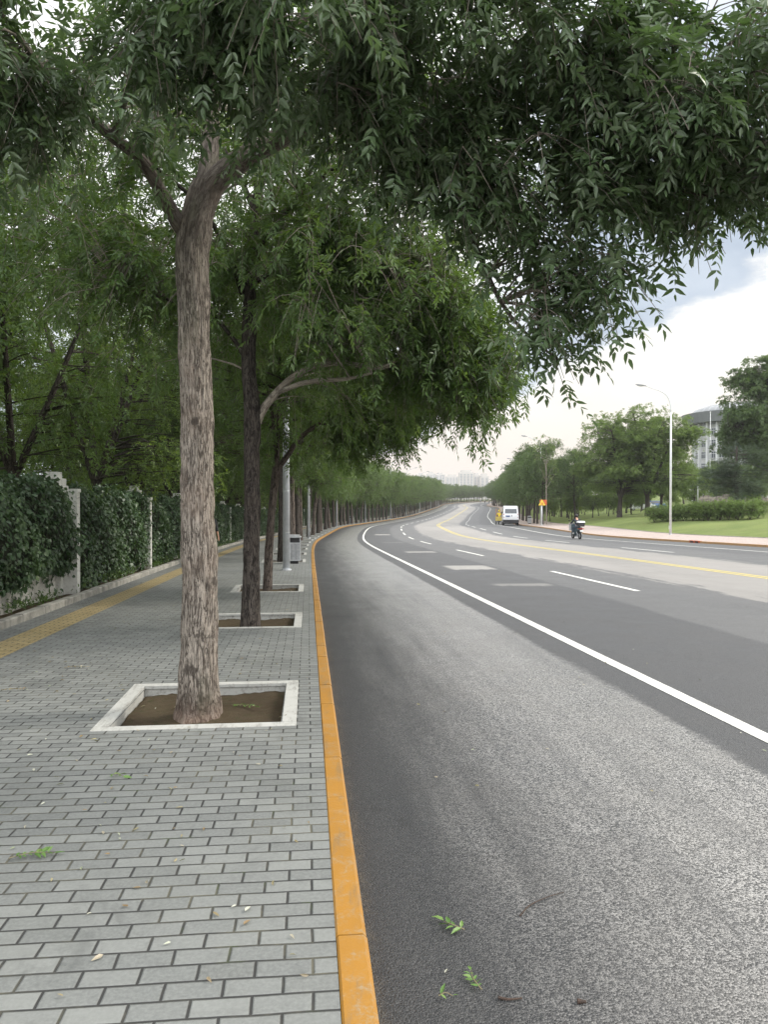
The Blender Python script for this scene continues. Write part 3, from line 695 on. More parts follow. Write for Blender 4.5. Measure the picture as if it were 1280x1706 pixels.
def make_hero():
    t = empty('ash_tree', B1)
    tag(t, 'nearest street tree, thick pale rough trunk forking left and right', 'tree', 'street trees along the yellow kerb')
    A = Acc(); A.add(*barked(hero_trunk, 200, 4, 1.15, .075, .013))
    for l, n, r in ((limb_r, 72, .02), (limb_l, 48, .02), (limb_c, 48, .03)): A.add(*barked(l, n, 11+n, .45, 0, r))
    for l in (limb_d, limb_e, limb_f, limb_g, limb_h):
        q = smooth_path(l, 30); A.tube(q[:, :3], q[:, 3], 8)
    W = Acc()
    W, V, Fa, r = grow(21, [limb_r, limb_l, limb_c, limb_d, limb_e, limb_f, limb_g, limb_h], HERO_ENV, 325, 8, 3.9,
        dict(pairs=3, L=.086, W=.029, R=.17, tpl='hi', droop=.5), (.22, .5), droop=.28, keep=hero_keep, shell=.5, wood=W)
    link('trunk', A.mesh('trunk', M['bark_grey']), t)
    link('branches', W.mesh('branches', M['branch']), t)
    link('crown', mesh_vf('crown', V, Fa, M['leaf_hero'], False, rnd=r), t)
    print('hero leaflets', len(V)//7)
make_hero()

# ---- the second and third trees
def row_tree(name, seed, trunk, limbs, env, ncl, ntw, nlf, spec, bark, leaf, barks=64, amp=.8, ring=.03, flare=.03, bare=(), **kw):
    t = empty(name); A = Acc(); A.add(*barked(trunk, barks, seed, amp, flare, ring))
    for l in limbs:
        q = smooth_path(l, 24); A.tube(q[:, :3], q[:, 3], 10)
    link('trunk', A.mesh('trunk', M[bark]), t)
    W = Acc()
    for l in bare: q = smooth_path(l, 30); W.tube(q[:, :3], q[:, 3], 10)
    W, V, Fa, r = grow(seed, list(limbs)+[trunk[len(trunk)//2:]]+list(bare), env, ncl, ntw, nlf, spec, wood=W, **kw)
    link('branches', W.mesh('branches', M['branch' if bare or bark == 'branch' else bark]), t)
    link('crown', mesh_vf('crown', V, Fa, M[leaf], False, rnd=r), t)
    print(name, len(Fa))
    return t
B2 = P(11.4, -1.05, .04); B3 = P(16.9, -1.10, .04)
tr2 = [(0, 0, -.05, .155), (0, 0, .1, .145)]+trunkpts([(418, 1000, 30, 0), (419, 930, 28, 0), (420, 850, 27, 0), (420, 760, 27, 0), (420, 690, 28, 0), (415, 620, 24, 0), (415, 540, 23, 0), (419, 470, 21, 0), (425, 400, 19, 0), (432, 300, 16, 0), (440, 200, 13, 0), (445, 60, 10, 0), (450, -80, 7, 0)], B2, B2.y)
l2 = [trunkpts(r, B2, B2.y) for r in (
    [(405, 490, 11, 0), (388, 440, 9, 0), (370, 400, 8, 0), (330, 340, 7, 10.8), (260, 280, 5, 10.4)],
    [(412, 600, 9, 0), (385, 560, 7, 0), (350, 525, 6, 0), (280, 500, 5, 10.8), (200, 470, 4, 10.2)],
    [(425, 420, 12, 0), (500, 330, 11, 10.9), (600, 260, 9, 10.6), (720, 230, 7, 10.3), (820, 250, 5, 10)],
    [(430, 330, 11, 0), (470, 230, 9, 11.6), (560, 120, 7, 12), (640, 20, 5, 12.4)],
    [(428, 360, 10, 0), (380, 260, 8, 11.8), (300, 160, 6, 12.2), (220, 100, 4, 12.6)],
    [(427, 470, 10, 0), (520, 430, 9, 11.3), (620, 440, 7, 11.4), (720, 500, 6, 11.4), (790, 590, 4, 11.3)])]
bare2 = [trunkpts([(424, 712, 17, 0), (440, 680, 14, 11.3), (470, 645, 12, 11.2), (505, 618, 10, 11.1), (550, 606, 9, 11.0), (600, 609, 8.5, 10.9), (640, 612, 8, 10.8), (665, 597, 6, 10.8), (695, 583, 4.5, 10.7), (740, 560, 3.5, 10.7)], B2, B2.y),
    trunkpts([(462, 655, 8, 11.2), (500, 640, 8.5, 11.0), (535, 634, 8, 10.9), (575, 632, 6, 10.8), (620, 622, 4, 10.7)], B2, B2.y)]
def EB(B, px, py, Y, rx, ry, rz, w):
    q = at(px, py, Y); return (q.x-B.x, q.y-B.y, q.z-B.z, rx, ry, rz, w)
env2 = [(.3, .2, 6.2, 4.0, 3.6, 2.9, 4.), EB(B2, 560, 420, 11, 1.6, 1.3, .9, 1.2), EB(B2, 730, 500, 10.8, .9, 1.0, .8, .9), EB(B2, 770, 590, 11, .55, .8, .55, .75), EB(B2, 700, 600, 11.5, .6, .9, .5, .4), EB(B2, 250, 430, 10.8, 1.4, 1.0, .7, .8), EB(B2, 790, 650, 11, .22, .5, .2, .12), EB(B2, 640, 520, 11, 1.2, 1.0, .5, .5)]
SPEC_M = dict(pairs=3, L=.105, W=.034, R=.17, tpl='lo', droop=.7)
t2 = row_tree('ash_tree', 31, tr2, l2, env2, 620, 8, 4.0, SPEC_M, 'bark_dark', 'leaf_street', 96, 1., .02, .035, bare2, twl=(.3, .7), droop=.35)
t2.location = B2; tag(t2, 'second street tree from the camera, near-black straight trunk with two pale bare limbs reaching right', 'tree', 'street trees along the yellow kerb')
tr3 = [(0, 0, -.05, .12), (0, 0, .08, .10)]+trunkpts([(447, 940, 15, 0), (449, 900, 14, 0), (453, 850, 13, 0), (458, 800, 14, 0), (461, 778, 15, 0)], B3, B3.y)
l3 = [trunkpts(r, B3, B3.y) for r in (
    [(461, 782, 9, 0), (463, 730, 7, 0), (466, 660, 6, 0), (468, 560, 5, 16.9), (480, 470, 4, 17)],
    [(462, 782, 10, 0), (480, 758, 9, 0), (500, 730, 8, 16.6), (540, 700, 7, 16.4), (600, 660, 5, 16.2), (680, 640, 4, 16)],
    [(461, 775, 7, 0), (455, 700, 6, 16.9), (440, 620, 5, 17.2), (410, 540, 4, 17.5)],
    [(466, 690, 6, 0), (510, 600, 5, 16.4), (580, 520, 4, 16.2)])]
env3 = [(.6, 0, 5.4, 3.2, 3.2, 2.3, 3), EB(B3, 630, 670, 16.2, 1.3, 1.3, .7, 1.2), EB(B3, 560, 600, 16.2, 1.6, 1.3, .8, .8), EB(B3, 720, 640, 16, .9, 1.0, .8, .7), EB(B3, 620, 715, 16.5, .9, 1.0, .35, .5)]
t3 = row_tree('ash_tree', 32, tr3, l3, env3, 420, 8, 3.8, dict(pairs=3, L=.11, W=.036, R=.17, tpl='lo', droop=.7), 'bark_mid', 'leaf_street', 48, .6, .03, .03, (), twl=(.3, .7), droop=.35)
t3.location = B3; tag(t3, 'third street tree from the camera, slender leaning trunk splitting low into thin upright stems', 'tree', 'street trees along the yellow kerb')

# ---- generic street trees (variants); built at origin, height ~11 m
def generic(name, seed, H=11.5, fork=4.2, Rr=4.1, rt=.17, leaf='leaf_street', bark='bark_dark', ncl=300, ntw=7, nlf=3.6, L=.135, W=.05, low=3.4, rz=None, lean=.25, barks=28, airy=1., spec=None, multi=0):
    rs = np.random.RandomState(seed); lx, ly = rs.normal(0, lean, 2)
    tr = [(0, 0, -.05, rt*1.15), (0, 0, .12, rt), (lx*.3, ly*.3, fork*.5, rt*.85), (lx, ly, fork, rt*.78), (lx*1.2, ly*1.2, H*.62, rt*.5), (lx*1.3, ly*1.4, H*.9, rt*.15)]
    if multi: tr = tr[:4]
    limbs = []; n = 7 if not multi else multi
    for k in range(n):
        a = k*2*PI/n+rs.uniform(-.4, .4); z0 = fork+(0 if multi else rs.uniform(-.3, (H-fork)*.45)); rr = Rr*rs.uniform(.55, .8); z1 = z0+rs.uniform(1.2, 2.4) if not multi else H*rs.uniform(.65, .85)
        f = min(1, (z0-fork*.5)/(fork*.5)); f = max(0, f)
        x0, y0 = lx*f, ly*f; r0 = rt*.42 if not multi else rt*.6
        limbs.append([(x0, y0, z0, r0), (x0+math.cos(a)*rr*.35, y0+math.sin(a)*rr*.35, z0+(z1-z0)*.5, r0*.7), (x0+math.cos(a)*rr*.7, y0+math.sin(a)*rr*.7, z1, r0*.4), (x0+math.cos(a)*rr, y0+math.sin(a)*rr, z1+.3, r0*.15)])
    rz = rz or (H-low)/2*.92
    env = [(lx, ly, (H+low)/2, Rr*.86, Rr*.86, rz, 5.)]
    for k in range(9):
        a = rs.uniform(0, 2*PI); q = rs.uniform(.35, .75)*Rr; zz = rs.uniform(low+.5, H-1.2)
        env.append((lx+math.cos(a)*q, ly+math.sin(a)*q, zz, Rr*rs.uniform(.25, .42), Rr*rs.uniform(.25, .42), rs.uniform(.6, 1.3), .55))
    return row_tree(name, seed, tr, limbs, env, ncl, ntw, nlf, spec or dict(pairs=2, L=L, W=W, R=.2, tpl='lo', droop=.6), bark, leaf, barks, .8, .08, .03, (), twl=(.35, .85), droop=.3, shell=.5)
def place(proto, used, loc, rz, sc, name=None):
    c = proto if not used else copy_tree(proto)
    c.location = loc; c.rotation_euler = (0, 0, rz); c.scale = (sc[0], sc[0], sc[1]) if hasattr(sc, '__len__') else (sc,)*3
    return c
class Pool:
    def __init__(s, protos): s.p = [[q, False] for q in protos]
    def put(s, k, loc, rz, sc):
        e = s.p[k % len(s.p)]; c = place(e[0], e[1], loc, rz, sc); e[1] = True; return c
rv = random.Random(77)
street = Pool([generic('ash_tree', 41+k, H=11.5, fork=4.0, rt=.19, bark=('bark_dark', 'bark_mid', 'bark_dark', 'bark_mid')[k], ncl=330) for k in range(4)])
lamp_s = [22.5, 57.5, 95.5, 133., 171., 209., 247., 285., 323., 361., 399.]
k = 0; s = 27.0
while s < 600:
    if min(abs(s-q) for q in lamp_s) > 1.4 or k == 0:
        big = 1.0 if k else 1.12
        c = street.put(k, P(s, -1.13+rv.uniform(-.08, .08), .05 if s < 120 else .1), rv.uniform(0, 6.28), (rv.uniform(.95, 1.1)*big, rv.uniform(.95, 1.08)))
        n = k+3
        if n < 20: tag(c, '%s street tree from the camera in the row along the yellow kerb' % ordn(n), 'tree', 'street trees along the yellow kerb')
        else: tag(c, '%s street tree from the camera, far off in the row lining the road bend' % ordn(n), 'tree', 'street trees along the yellow kerb')
        k += 1
    s += PITD
# trees behind the white wall
back = Pool([generic('woodland_tree', 51, H=10.5, fork=1.9, Rr=3.9, rt=.17, leaf='leaf_street', bark='bark_dark', ncl=330, low=2.5, L=.115, W=.048, nlf=4.2, multi=4, lean=.3),
    generic('woodland_tree', 52, H=11., fork=2.4, Rr=3.9, rt=.15, leaf='leaf_street', bark='bark_dark', ncl=340, low=2.7, L=.12, W=.048, nlf=4.2, multi=3, lean=.3),
    generic('woodland_tree', 53, H=11., fork=2.2, Rr=4.1, rt=.16, leaf='leaf_lime', bark='bark_dark', ncl=310, low=2.2, L=.11, W=.042, nlf=4.0, multi=5, lean=.2)])
k = 0
rowdef = [(-7.0, 12.5, 6.2, 540), (-13.0, 6, 7.0, 600), (-19.5, 66, 8., 420), (-27, 84, 10., 200), (-36, 30, 8., 110)]
for ri, (d, s0, st, s1) in enumerate(rowdef):
    s = s0; i = 0
    while s < s1:
        dd = d+rv.uniform(-.5, .5)*(1 if ri else .4)
        c = back.put(k, PG(s, dd, -.05), rv.uniform(0, 6.28), (rv.uniform(.9, 1.12)*(1 if ri < 4 else .7), rv.uniform(.9, 1.1)*(1 if ri < 4 else .5)))
        if ri == 0 and i < 12: tag(c, '%s nearest low-forking tree of the row right behind the ivy covered wall' % ORD[i], 'tree', 'woodland trees behind the wall')
        else: tag(c, '%s nearest tree of the %s row behind the ivy covered wall' % (ordn(i), ORD[ri]), 'tree', 'woodland trees behind the wall')
        k += 1; i += 1; s += st*rv.uniform(.9, 1.1)
# far side row
far_pool = Pool([generic('avenue_tree', 61+k, H=12.5, fork=4.0, Rr=4.4, rt=.2, leaf='leaf_dark', bark='bark_dark', ncl=300, low=3.4, L=.16, W=.065) for k in range(2)])
s = 113.5; k = 0
while s < 600:
    c = far_pool.put(k, PG(s, 27.2+rv.uniform(-.3, .3), -.05), rv.uniform(0, 6.28), (rv.uniform(.95, 1.12), rv.uniform(.92, 1.08)))
    if k < 8: tag(c, '%s nearest tree of the dark row beside the white van on the far pavement' % ORD[k], 'tree', 'avenue trees on the far pavement')
    else: tag(c, '%s tree of the dark avenue row beyond the parked van on the far pavement' % ordn(k), 'tree', 'avenue trees on the far pavement')
    s += 6.4; k += 1
s = 126.; k = 0
while s < 440:
    c = far_pool.put(k, PG(s, 34.5+rv.uniform(-1, 1), -.05), rv.uniform(0, 6.28), (rv.uniform(.9, 1.1), rv.uniform(.85, 1.0)))
    tag(c, '%s tree from the near end of the row behind the dark avenue trees' % ordn(k), 'tree', 'lawn edge trees behind the avenue')
    s += 9.; k += 1

# thin young tree and park trees
def park(name, seed, H, Rr, fork, rt, leaf, bark, ncl, low, **kw): return generic(name, seed, H=H, fork=fork, Rr=Rr, rt=rt, leaf=leaf, bark=bark, ncl=ncl, low=low, **kw)
c = park('young_tree', 71, 13.5, 2.6, 4.5, .10, 'leaf_park', 'branch', 46, 6., L=.15, W=.06, ntw=6, nlf=3)
c.location = PG(110.5, 27.4); tag(c, 'tall thin young tree with a sparse see-through crown beside the warning sign', 'tree')
PK = [park('park_tree', 72+k, 16.5, 7.6, 2.6, .36, 'leaf_park', 'bark_dark', 760, 3.2, L=.21, W=.07, ntw=8, nlf=4.2, multi=5, lean=.2) for k in range(2)]
for c, (x, y, sc, lab) in zip(PK, ((33.1, 108., (1.08, .98), 'large spreading park tree left of the white lamp post, dark trunk fanning into low limbs'), (36.6, 106.7, (1.1, 1.0), 'large spreading park tree just behind the white lamp post, right of its twin'))):
    c.location = (x, y, SDz(x, y)); c.scale = (sc[0], sc[0], sc[1]); tag(c, lab, 'tree', 'large park trees on the lawn')
c = copy_tree(PK[0]); c.location = (44., 122., SDz(44., 122.)); c.rotation_euler = (0, 0, 2); c.scale = (.8, .8, .85); tag(c, 'broad park tree with a thick trunk standing behind the two largest ones', 'tree', 'large park trees on the lawn')
DK = park('broadleaf_tree', 75, 19., 6.9, 3.0, .34, 'leaf_dark', 'bark_dark', 1000, 4.3, L=.22, W=.095, ntw=8, nlf=4.4, lean=.2)
DK.location = (44.2, 87.5, SDz(44.6, 88.)); tag(DK, 'tallest dark green tree at the right edge, rising beside the grey building', 'tree')
c = copy_tree(DK); c.location = (50.5, 96., SDz(50.5, 96.)); c.scale = (.95, .95, .72); c.rotation_euler = (0, 0, 1.5); tag(c, 'lower dark tree at the right edge behind the tallest one', 'tree')
def pine():
    t = empty('pine_tree'); rs = np.random.RandomState(8); A = Acc(); A.add(*barked([(0, 0, -.05, .26), (-.1, 0, 1.5, .22), (-.3, 0, 4, .18), (-.2, 0, 7.4, .08)], 24, 3, .8, .03, .1))
    tp, td, tr = [], [], []
    for k in range(46):
        z = rs.uniform(1.9, 7.2); a = rs.uniform(0, 2*PI); L = (5.6-.45*z)*rs.uniform(.65, 1.05)
        u = np.linspace(0, 1, 7)[:, None]; dr = np.array([math.cos(a), math.sin(a), 0]); pth = np.array([-.25, 0, z])+dr*L*u+np.array([0, 0, 1.])*(.25*u-.35*u*u*L*.25)
        A.tube(pth, np.linspace(.05, .012, 7), 5)
        for m in range(int(L*34)):
            q = rs.uniform(.2, 1); i = q*6; i0 = int(min(i, 5)); p = pth[i0]*(1-(i-i0))+pth[i0+1]*(i-i0)
            d0 = norm(dr*.5+rs.normal(0, .6, 3)*[1, 1, .45]); l = rs.uniform(.2, .7)
            tp.append(p+d0*l); td.append(norm(d0+[0, 0, .2])); tr.append(rs.uniform(.1, .9))
    V, Fa, r = compound(rs, np.array(tp), np.array(td), dict(pairs=4, L=.26, W=.035, R=.34, tpl='lo', droop=.1), np.array(tr))
    link('trunk', A.mesh('trunk', M['bark_dark']), t); link('crown', mesh_vf('crown', V, Fa, M['needle'], False, rnd=r), t)
    return t
c = pine(); c.location = (37.6, 81.5, SDz(37.6, 81.5)); tag(c, 'low wide blue-green pine with drooping branches behind the clipped shrubs', 'tree')
# background trees across the lawn
bg = Pool([park('lawn_tree', 81+k, 11., 5., 3., .2, ('leaf_park', 'leaf_dark', 'leaf_lime')[k], 'bark_dark', 240, 2.2, L=.22, W=.09, nlf=4) for k in range(3)])
BGN = sorted([(150, 46, 1.), (166, 52, 1.1), (150, 58, .9), (176, 60, 1.2), (158, 70, .9), (190, 50, 1.1), (205, 62, 1.2), (186, 74, 1.1), (140, 66, .8), (215, 46, 1.2), (235, 56, 1.2), (172, 84, 1.2), (200, 88, 1.2), (152, 82, 1.1), (132, 76, .95), (120, 88, 1.3), (136, 94, 1.3), (112, 80, 1.0), (230, 76, 1.3), (260, 50, 1.2), (260, 66, 1.3), (285, 56, 1.3), (105, 96, 1.5), (92, 88, 1.3), (250, 90, 1.4), (310, 50, 1.3), (335, 54, 1.3), (165, 100, 1.4), (220, 104, 1.5)])
for i, (s, d, h) in enumerate(BGN):
    c = bg.put(i, PG(s, d, -.1), rv.uniform(0, 6.28), (h*rv.uniform(.9, 1.1), h*.85))
    tag(c, '%s nearest of the mixed green trees closing the far side of the park lawn' % ordn(i), 'tree', 'background trees of the park')
# small orchard trees
sm = Pool([generic('small_tree', 91+k, H=3.7, fork=.9, Rr=1.75, rt=.07, leaf=('leaf_park', 'leaf_lime')[k], bark='bark_dark', ncl=110, ntw=5, nlf=3.2, L=.13, W=.055, low=1.3, barks=10, multi=4, lean=.1) for k in range(2)])
sp_ = [(33.05, 121.7), (32., 133.), (36., 123.2), (38.3, 146.5), (41.2, 160.), (43.5, 150.), (36.6, 131.), (40., 134.), (44., 137.), (35.5, 140.), (47.5, 142.), (39.6, 123.), (30.6, 125.), (49., 131.), (34.2, 150.), (46., 152.), (29.6, 137.)]
for i, (x, y) in enumerate(sorted(sp_, key=lambda q: q[1])):
    c = sm.put(i, (x, y, SDz(x, y)), rv.uniform(0, 6.28), rv.uniform(1.0, 1.3))
    if i < 4: tag(c, '%s nearest of the small orchard trees on the grass beyond the scooter rider' % ORD[i], 'small tree', 'small orchard trees on the lawn')
    else: tag(c, '%s nearest small low-forking orchard tree on the park lawn' % ordn(i), 'small tree', 'small orchard trees on the lawn')
# clipped shrubs by the far pavement
def shrub(seed):
    t = empty('shrub'); rs = np.random.RandomState(seed)
    limbs = [[(0, 0, 0, .03), (math.cos(a)*.2, math.sin(a)*.2, .5, .02), (math.cos(a)*.5, math.sin(a)*.5, 1.1, .01)] for a in rs.uniform(0, 6.28, 6)]
    A, V, Fa, r = grow(seed, limbs, [(0, 0, 1.05, .95, .95, .72, 1), (0.2, .1, .6, .7, .7, .3, .2)], 95, 5, 3.0, dict(pairs=2, L=.10, W=.045, R=.14, tpl='lo', droop=.3), twl=(.15, .4), droop=.1, shell=.5)
    for l in limbs: q = smooth_path(l, 8); A.tube(q[:, :3], q[:, 3], 5)
    link('stems', A.mesh('stems', M['bark_mid']), t); link('foliage', mesh_vf('foliage', V, Fa, M['leaf_park'], False, rnd=r), t)
    return t
shr = Pool([shrub(101), shrub(102)])
hp = [(29.6+.54*i, 83.4-1.02*i) for i in range(11)]
hp += [(x+1.2, y+1.3) for x, y in hp[::2]]
for i, (x, y) in enumerate(hp):
    c = shr.put(i, (x+rv.uniform(-.2, .2), y+rv.uniform(-.3, .3), SDz(x, y)-.05), rv.uniform(0, 6.28), rv.uniform(1.0, 1.25))
    if i in (0, 10): tag(c, ('leftmost', '', '', '', '', '', '', '', '', '', 'rightmost')[i]+' bush of the loose shrub band behind the white lamp post', 'shrub', 'shrub band on the lawn')
    else: tag(c, ('%s bush from the left in the %s line of the shrub band' % (ordn(i if i < 11 else (i-11)), 'front' if i < 11 else 'rear')), 'shrub', 'shrub band on the lawn')

# ================================================================== WALL, PIERS, IVY
PIER0, PIERD = 16.1, 7.2
def make_pier():
    t = empty('wall_pier')                     # x = across towards the road, y along
    bm = bmesh.new(); box(bm, -.42, -.04, -.23, .23, -.2, 2.1); obj('shaft', bm, M['pier'], t, bevel=.008)
    bm = bmesh.new(); box(bm, -.035, .24, -.10, .10, -.2, 2.08); box(bm, -.036, .26, -.115, .115, 2.082, 2.15); obj('pilaster', bm, M['pier'], t, bevel=.006)
    bm = bmesh.new(); box(bm, -.48, -.036, -.28, .28, 2.102, 2.22); box(bm, -.42, -.06, -.22, .22, 2.221, 2.36); box(bm, -.35, -.12, -.14, .14, 2.361, 2.49); obj('cap', bm, M['pier'], t, bevel=.008)
    return t
pier = make_pier()
for i in range(-1, 44):
    s = PIER0+PIERD*i
    c = pier if i == -1 else copy_tree(pier)
    c.location = P(s, -5.08, .1); c.rotation_euler = (0, 0, head(s))
    if 0 <= i < 8: tag(c, 'white wall pier with stepped cap, %s one in view counting from the camera' % ORD[i], 'pier', 'white piers of the ivy wall')
    else: tag(c, ('%s white wall pier counting from the camera, beyond the street trees' % ordn(i) if i >= 0 else 'white wall pier just out of the picture on the left'), 'pier', 'white piers of the ivy wall')
def make_bay(seed, n, lo=.32, ragged=.25):
    """ivy covered railing on a low white wall, 6.7 m long, x towards the road"""
    rs = np.random.RandomState(seed); L = PIERD-.5; t = empty('ivy_wall')
    bm = bmesh.new(); box(bm, -.36, -.12, -L/2-.02, L/2+.02, -.2, .42); box(bm, -.40, -.08, -L/2-.018, L/2+.018, .422, .48); obj('base_wall', bm, M['wallw'], t, bevel=.006)
    bm = bmesh.new()
    for k in range(int(L/.16)): y = -L/2+.08+k*.16; box(bm, -.252, -.228, y-.011, y+.011, .482, 1.95)
    for z in (.62, 1.8): box(bm, -.265, -.215, -L/2, L/2, z, z+.04)
    obj('railing', bm, M['iron'], t)
    # ivy body
    ny, nz = 44, 16; ys = np.linspace(-L/2-.12, L/2+.12, ny)
    prof = np.array([(.06, lo), (.16, .55), (.24, 1.0), (.24, 1.5), (.18, 1.85), (.02, 2.08), (-.25, 2.16), (-.52, 2.08), (-.68, 1.8), (-.72, 1.2), (-.66, .5)])
    def surf(y, q):
        top = 1+.035*np.sin(y*1.7+seed)+.03*np.sin(y*4.1+seed*2); bx = np.interp(q, np.linspace(0, 1, len(prof)), prof[:, 0]); bz = np.interp(q, np.linspace(0, 1, len(prof)), prof[:, 1])
        lump = .07*np.sin(y*2.3+bz*3+seed)+.05*np.sin(y*5.3-bz*4.5+2*seed)
        edge = np.clip((L/2+.12-np.abs(y))/.35, 0, 1)**.5
        cx, cz = -.24, 1.2; low = np.where(bz < 1, (ragged*(.5+.5*np.sin(y*1.3+seed*3)))*(1-bz), 0)
        return cx+(bx-cx+lump*np.sign(bx-cx))*(.5+.5*edge), (cz+(bz-cz)*(.8+.2*edge))*top+low
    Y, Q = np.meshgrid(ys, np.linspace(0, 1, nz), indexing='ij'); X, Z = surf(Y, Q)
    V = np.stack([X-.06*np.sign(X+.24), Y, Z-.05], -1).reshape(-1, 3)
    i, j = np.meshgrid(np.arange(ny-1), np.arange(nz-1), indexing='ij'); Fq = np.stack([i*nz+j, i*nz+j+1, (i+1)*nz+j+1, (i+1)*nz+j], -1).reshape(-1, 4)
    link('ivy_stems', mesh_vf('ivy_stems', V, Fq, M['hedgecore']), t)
    y = rs.uniform(-L/2-.02, L/2+.10, n); q = rs.beta(1.0, 1.25, n)*.98; x, z = surf(y, q); e = .01
    x2, z2 = surf(y, np.minimum(q+e, 1)); tz = np.stack([x2-x, 0*x, z2-z], -1); nn = norm(np.cross(tz, np.array([0, 1., 0]))); nn *= np.sign((nn*np.stack([x+.24, 0*x, z-1.1], -1)).sum(1))[:, None]
    off = rs.gamma(1.6, .035, n)[:, None]; p = np.stack([x, y, z], -1)+nn*off
    dn = norm(np.array([0, 0, -1.])+nn*rs.uniform(.1, .9, (n, 1))+rs.normal(0, .4, (n, 3))); ln = norm(nn+rs.normal(0, .35, (n, 3))+np.array([0, 0, .35]))
    # trailing shoots hanging over the white base wall
    k2 = n//26; ysh = rs.uniform(-L/2, L/2, 22); yy = ysh[rs.randint(0, 22, k2)]+rs.normal(0, .05, k2); zz = rs.uniform(.12, .75, k2)
    p = np.concatenate([p, np.stack([rs.uniform(-.07, .14, k2), yy, zz], -1)]); dn = np.concatenate([dn, norm(rs.normal(0, .4, (k2, 3))+[.3, 0, -1])]); ln = np.concatenate([ln, norm(rs.normal(0, .3, (k2, 3))+[1, 0, .3])])
    V, Fa, k = leaflets(rs, p, dn, ln, .085, .075, 'ivy')
    rr = np.clip(.42+.25*np.sin(p[:, 1]*2.2+p[:, 2]*2+seed)+rs.normal(0, .2, len(p)), 0, 1)
    link('ivy_leaves', mesh_vf('ivy_leaves', V, Fa, M['ivy'], False, rnd=np.repeat(rr, k)), t)
    return t
first_bay = make_bay(4, 9500, .42, .3); bays = Pool([make_bay(1, 9500, .1, .04), make_bay(2, 9500, .12, .08), make_bay(3, 9500, .1, .05)])
for i in range(-2, 43):
    s = PIER0+PIERD*(i+.5)
    c = bays.put(i+3, P(s, -5.1, .1), head(s), 1.) if i != -1 else place(first_bay, False, P(s, -5.1, .1), head(s), 1.)
    if -1 <= i < 8: tag(c, ('nearest stretch of ivy smothered wall left of the first white pier' if i == -1 else '%s stretch of ivy covered wall beyond the first white pier' % ORD[i]), 'ivy wall', 'ivy covered wall stretches')
    else: tag(c, ('%s stretch of ivy covered wall counting from the first white pier' % ordn(i) if i >= 0 else 'ivy covered wall stretch beside the camera, outside the picture on the left'), 'ivy wall', 'ivy covered wall stretches')
# weeds in the bed
rs = np.random.RandomState(12); n = 2200; cs = rs.uniform(8, 46, 60); idx = rs.randint(0, 60, n)
s_ = cs[idx]+rs.normal(0, .22, n); d_ = -4.84+rs.normal(0, .07, n)+(rs.uniform(-.1, .1, 60))[idx]; hz = rs.uniform(0.02, .2, n)*rs.uniform(.4, 1.3, 60)[idx]
pp = np.array([P(a_, max(-5.0, min(-4.6, b_)), .16+c_) for a_, b_, c_ in zip(s_, d_, hz)])
dd = norm(rs.normal(0, .6, (n, 3))+[0, 0, .6]); nn = norm(rs.normal(0, .4, (n, 3))+[0, 0, 1])
V, Fa, k = leaflets(rs, pp, dd, nn, .085, .03, 'hi')
tag(link('weeds', mesh_vf('weeds', V, Fa, M['weed'], False, rnd=np.repeat(rs.uniform(0, 1, n), k))), 'low green weeds growing in the soil strip at the foot of the ivy wall', 'weeds', kind='stuff')

# ================================================================== STREET FURNITURE
def make_lamp(finish, H=12.9, reach=2.7):
    """arm points to +x"""
    t = empty('street_lamp')
    bm = bmesh.new(); bm_tube(bm, [(0, 0, 0), (0, 0, H*.5), (0, 0, H-2.2)], [.105, .085, .065], 18); obj('pole', bm, M[finish], t, True)
    bm = bmesh.new(); arc = [(0, 0, H-2.2), (.04, 0, H-1.5), (.3, 0, H-.85), (.85, 0, H-.42), (1.6, 0, H-.16), (reach-.55, 0, H+.05)]
    q = smooth_path(arc, 18); bm_tube(bm, q, np.linspace(.064, .035, 18), 12); obj('arm', bm, M[finish], t, True)
    bm = bmesh.new(); vs = bm_sphere(bm, (0, 0, 0), 1, (.5, .17, .10), 20, 12)
    for v in vs:
        if v.co.z < 0: v.co.z *= .45
        if v.co.x < 0: v.co.y *= .65
    bmesh.ops.transform(bm, matrix=Matrix.Translation((reach-.15, 0, H+.1)) @ Matrix.Rotation(R(-8), 4, 'Y'), verts=vs); obj('lamp_head', bm, M['lampg'], t, True)
    bm = bmesh.new(); vs = bm_sphere(bm, (0, 0, 0), 1, (.26, .12, .05), 16, 8); bmesh.ops.transform(bm, matrix=Matrix.Translation((reach-.05, 0, H+.055)) @ Matrix.Rotation(R(-8), 4, 'Y'), verts=vs); obj('lens', bm, M['lens'], t, True)
    bm = bmesh.new(); bm_cyl(bm, (0, 0, .02), .15, .04, 18); obj('base_plate', bm, M[finish], t)
    bm = bmesh.new(); bm_cyl(bm, (0, 0, 1.1), .103, .02, 18); bm_cyl(bm, (0, 0, 2.3), .1015, .025, 18); bm_cyl(bm, (0, 0, 3.1), .1, .02, 18); obj('band', bm, M['steel'], t)
    bm = bmesh.new(); box(bm, .1, .125, -.035, .035, .5, .8); obj('access_door', bm, M[finish], t)
    return t
la = make_lamp('galv'); ls = lamp_s
for i, s in enumerate(ls):
    c = la if i == 0 else copy_tree(la)
    c.location = PG(s, -.85); c.rotation_euler = (0, 0, head(s))
    tag(c, '%s galvanised lamp post from the camera beside the yellow kerb' % ORD[i], 'street lamp', 'street lamps along the yellow kerb')
lb = make_lamp('lampw')
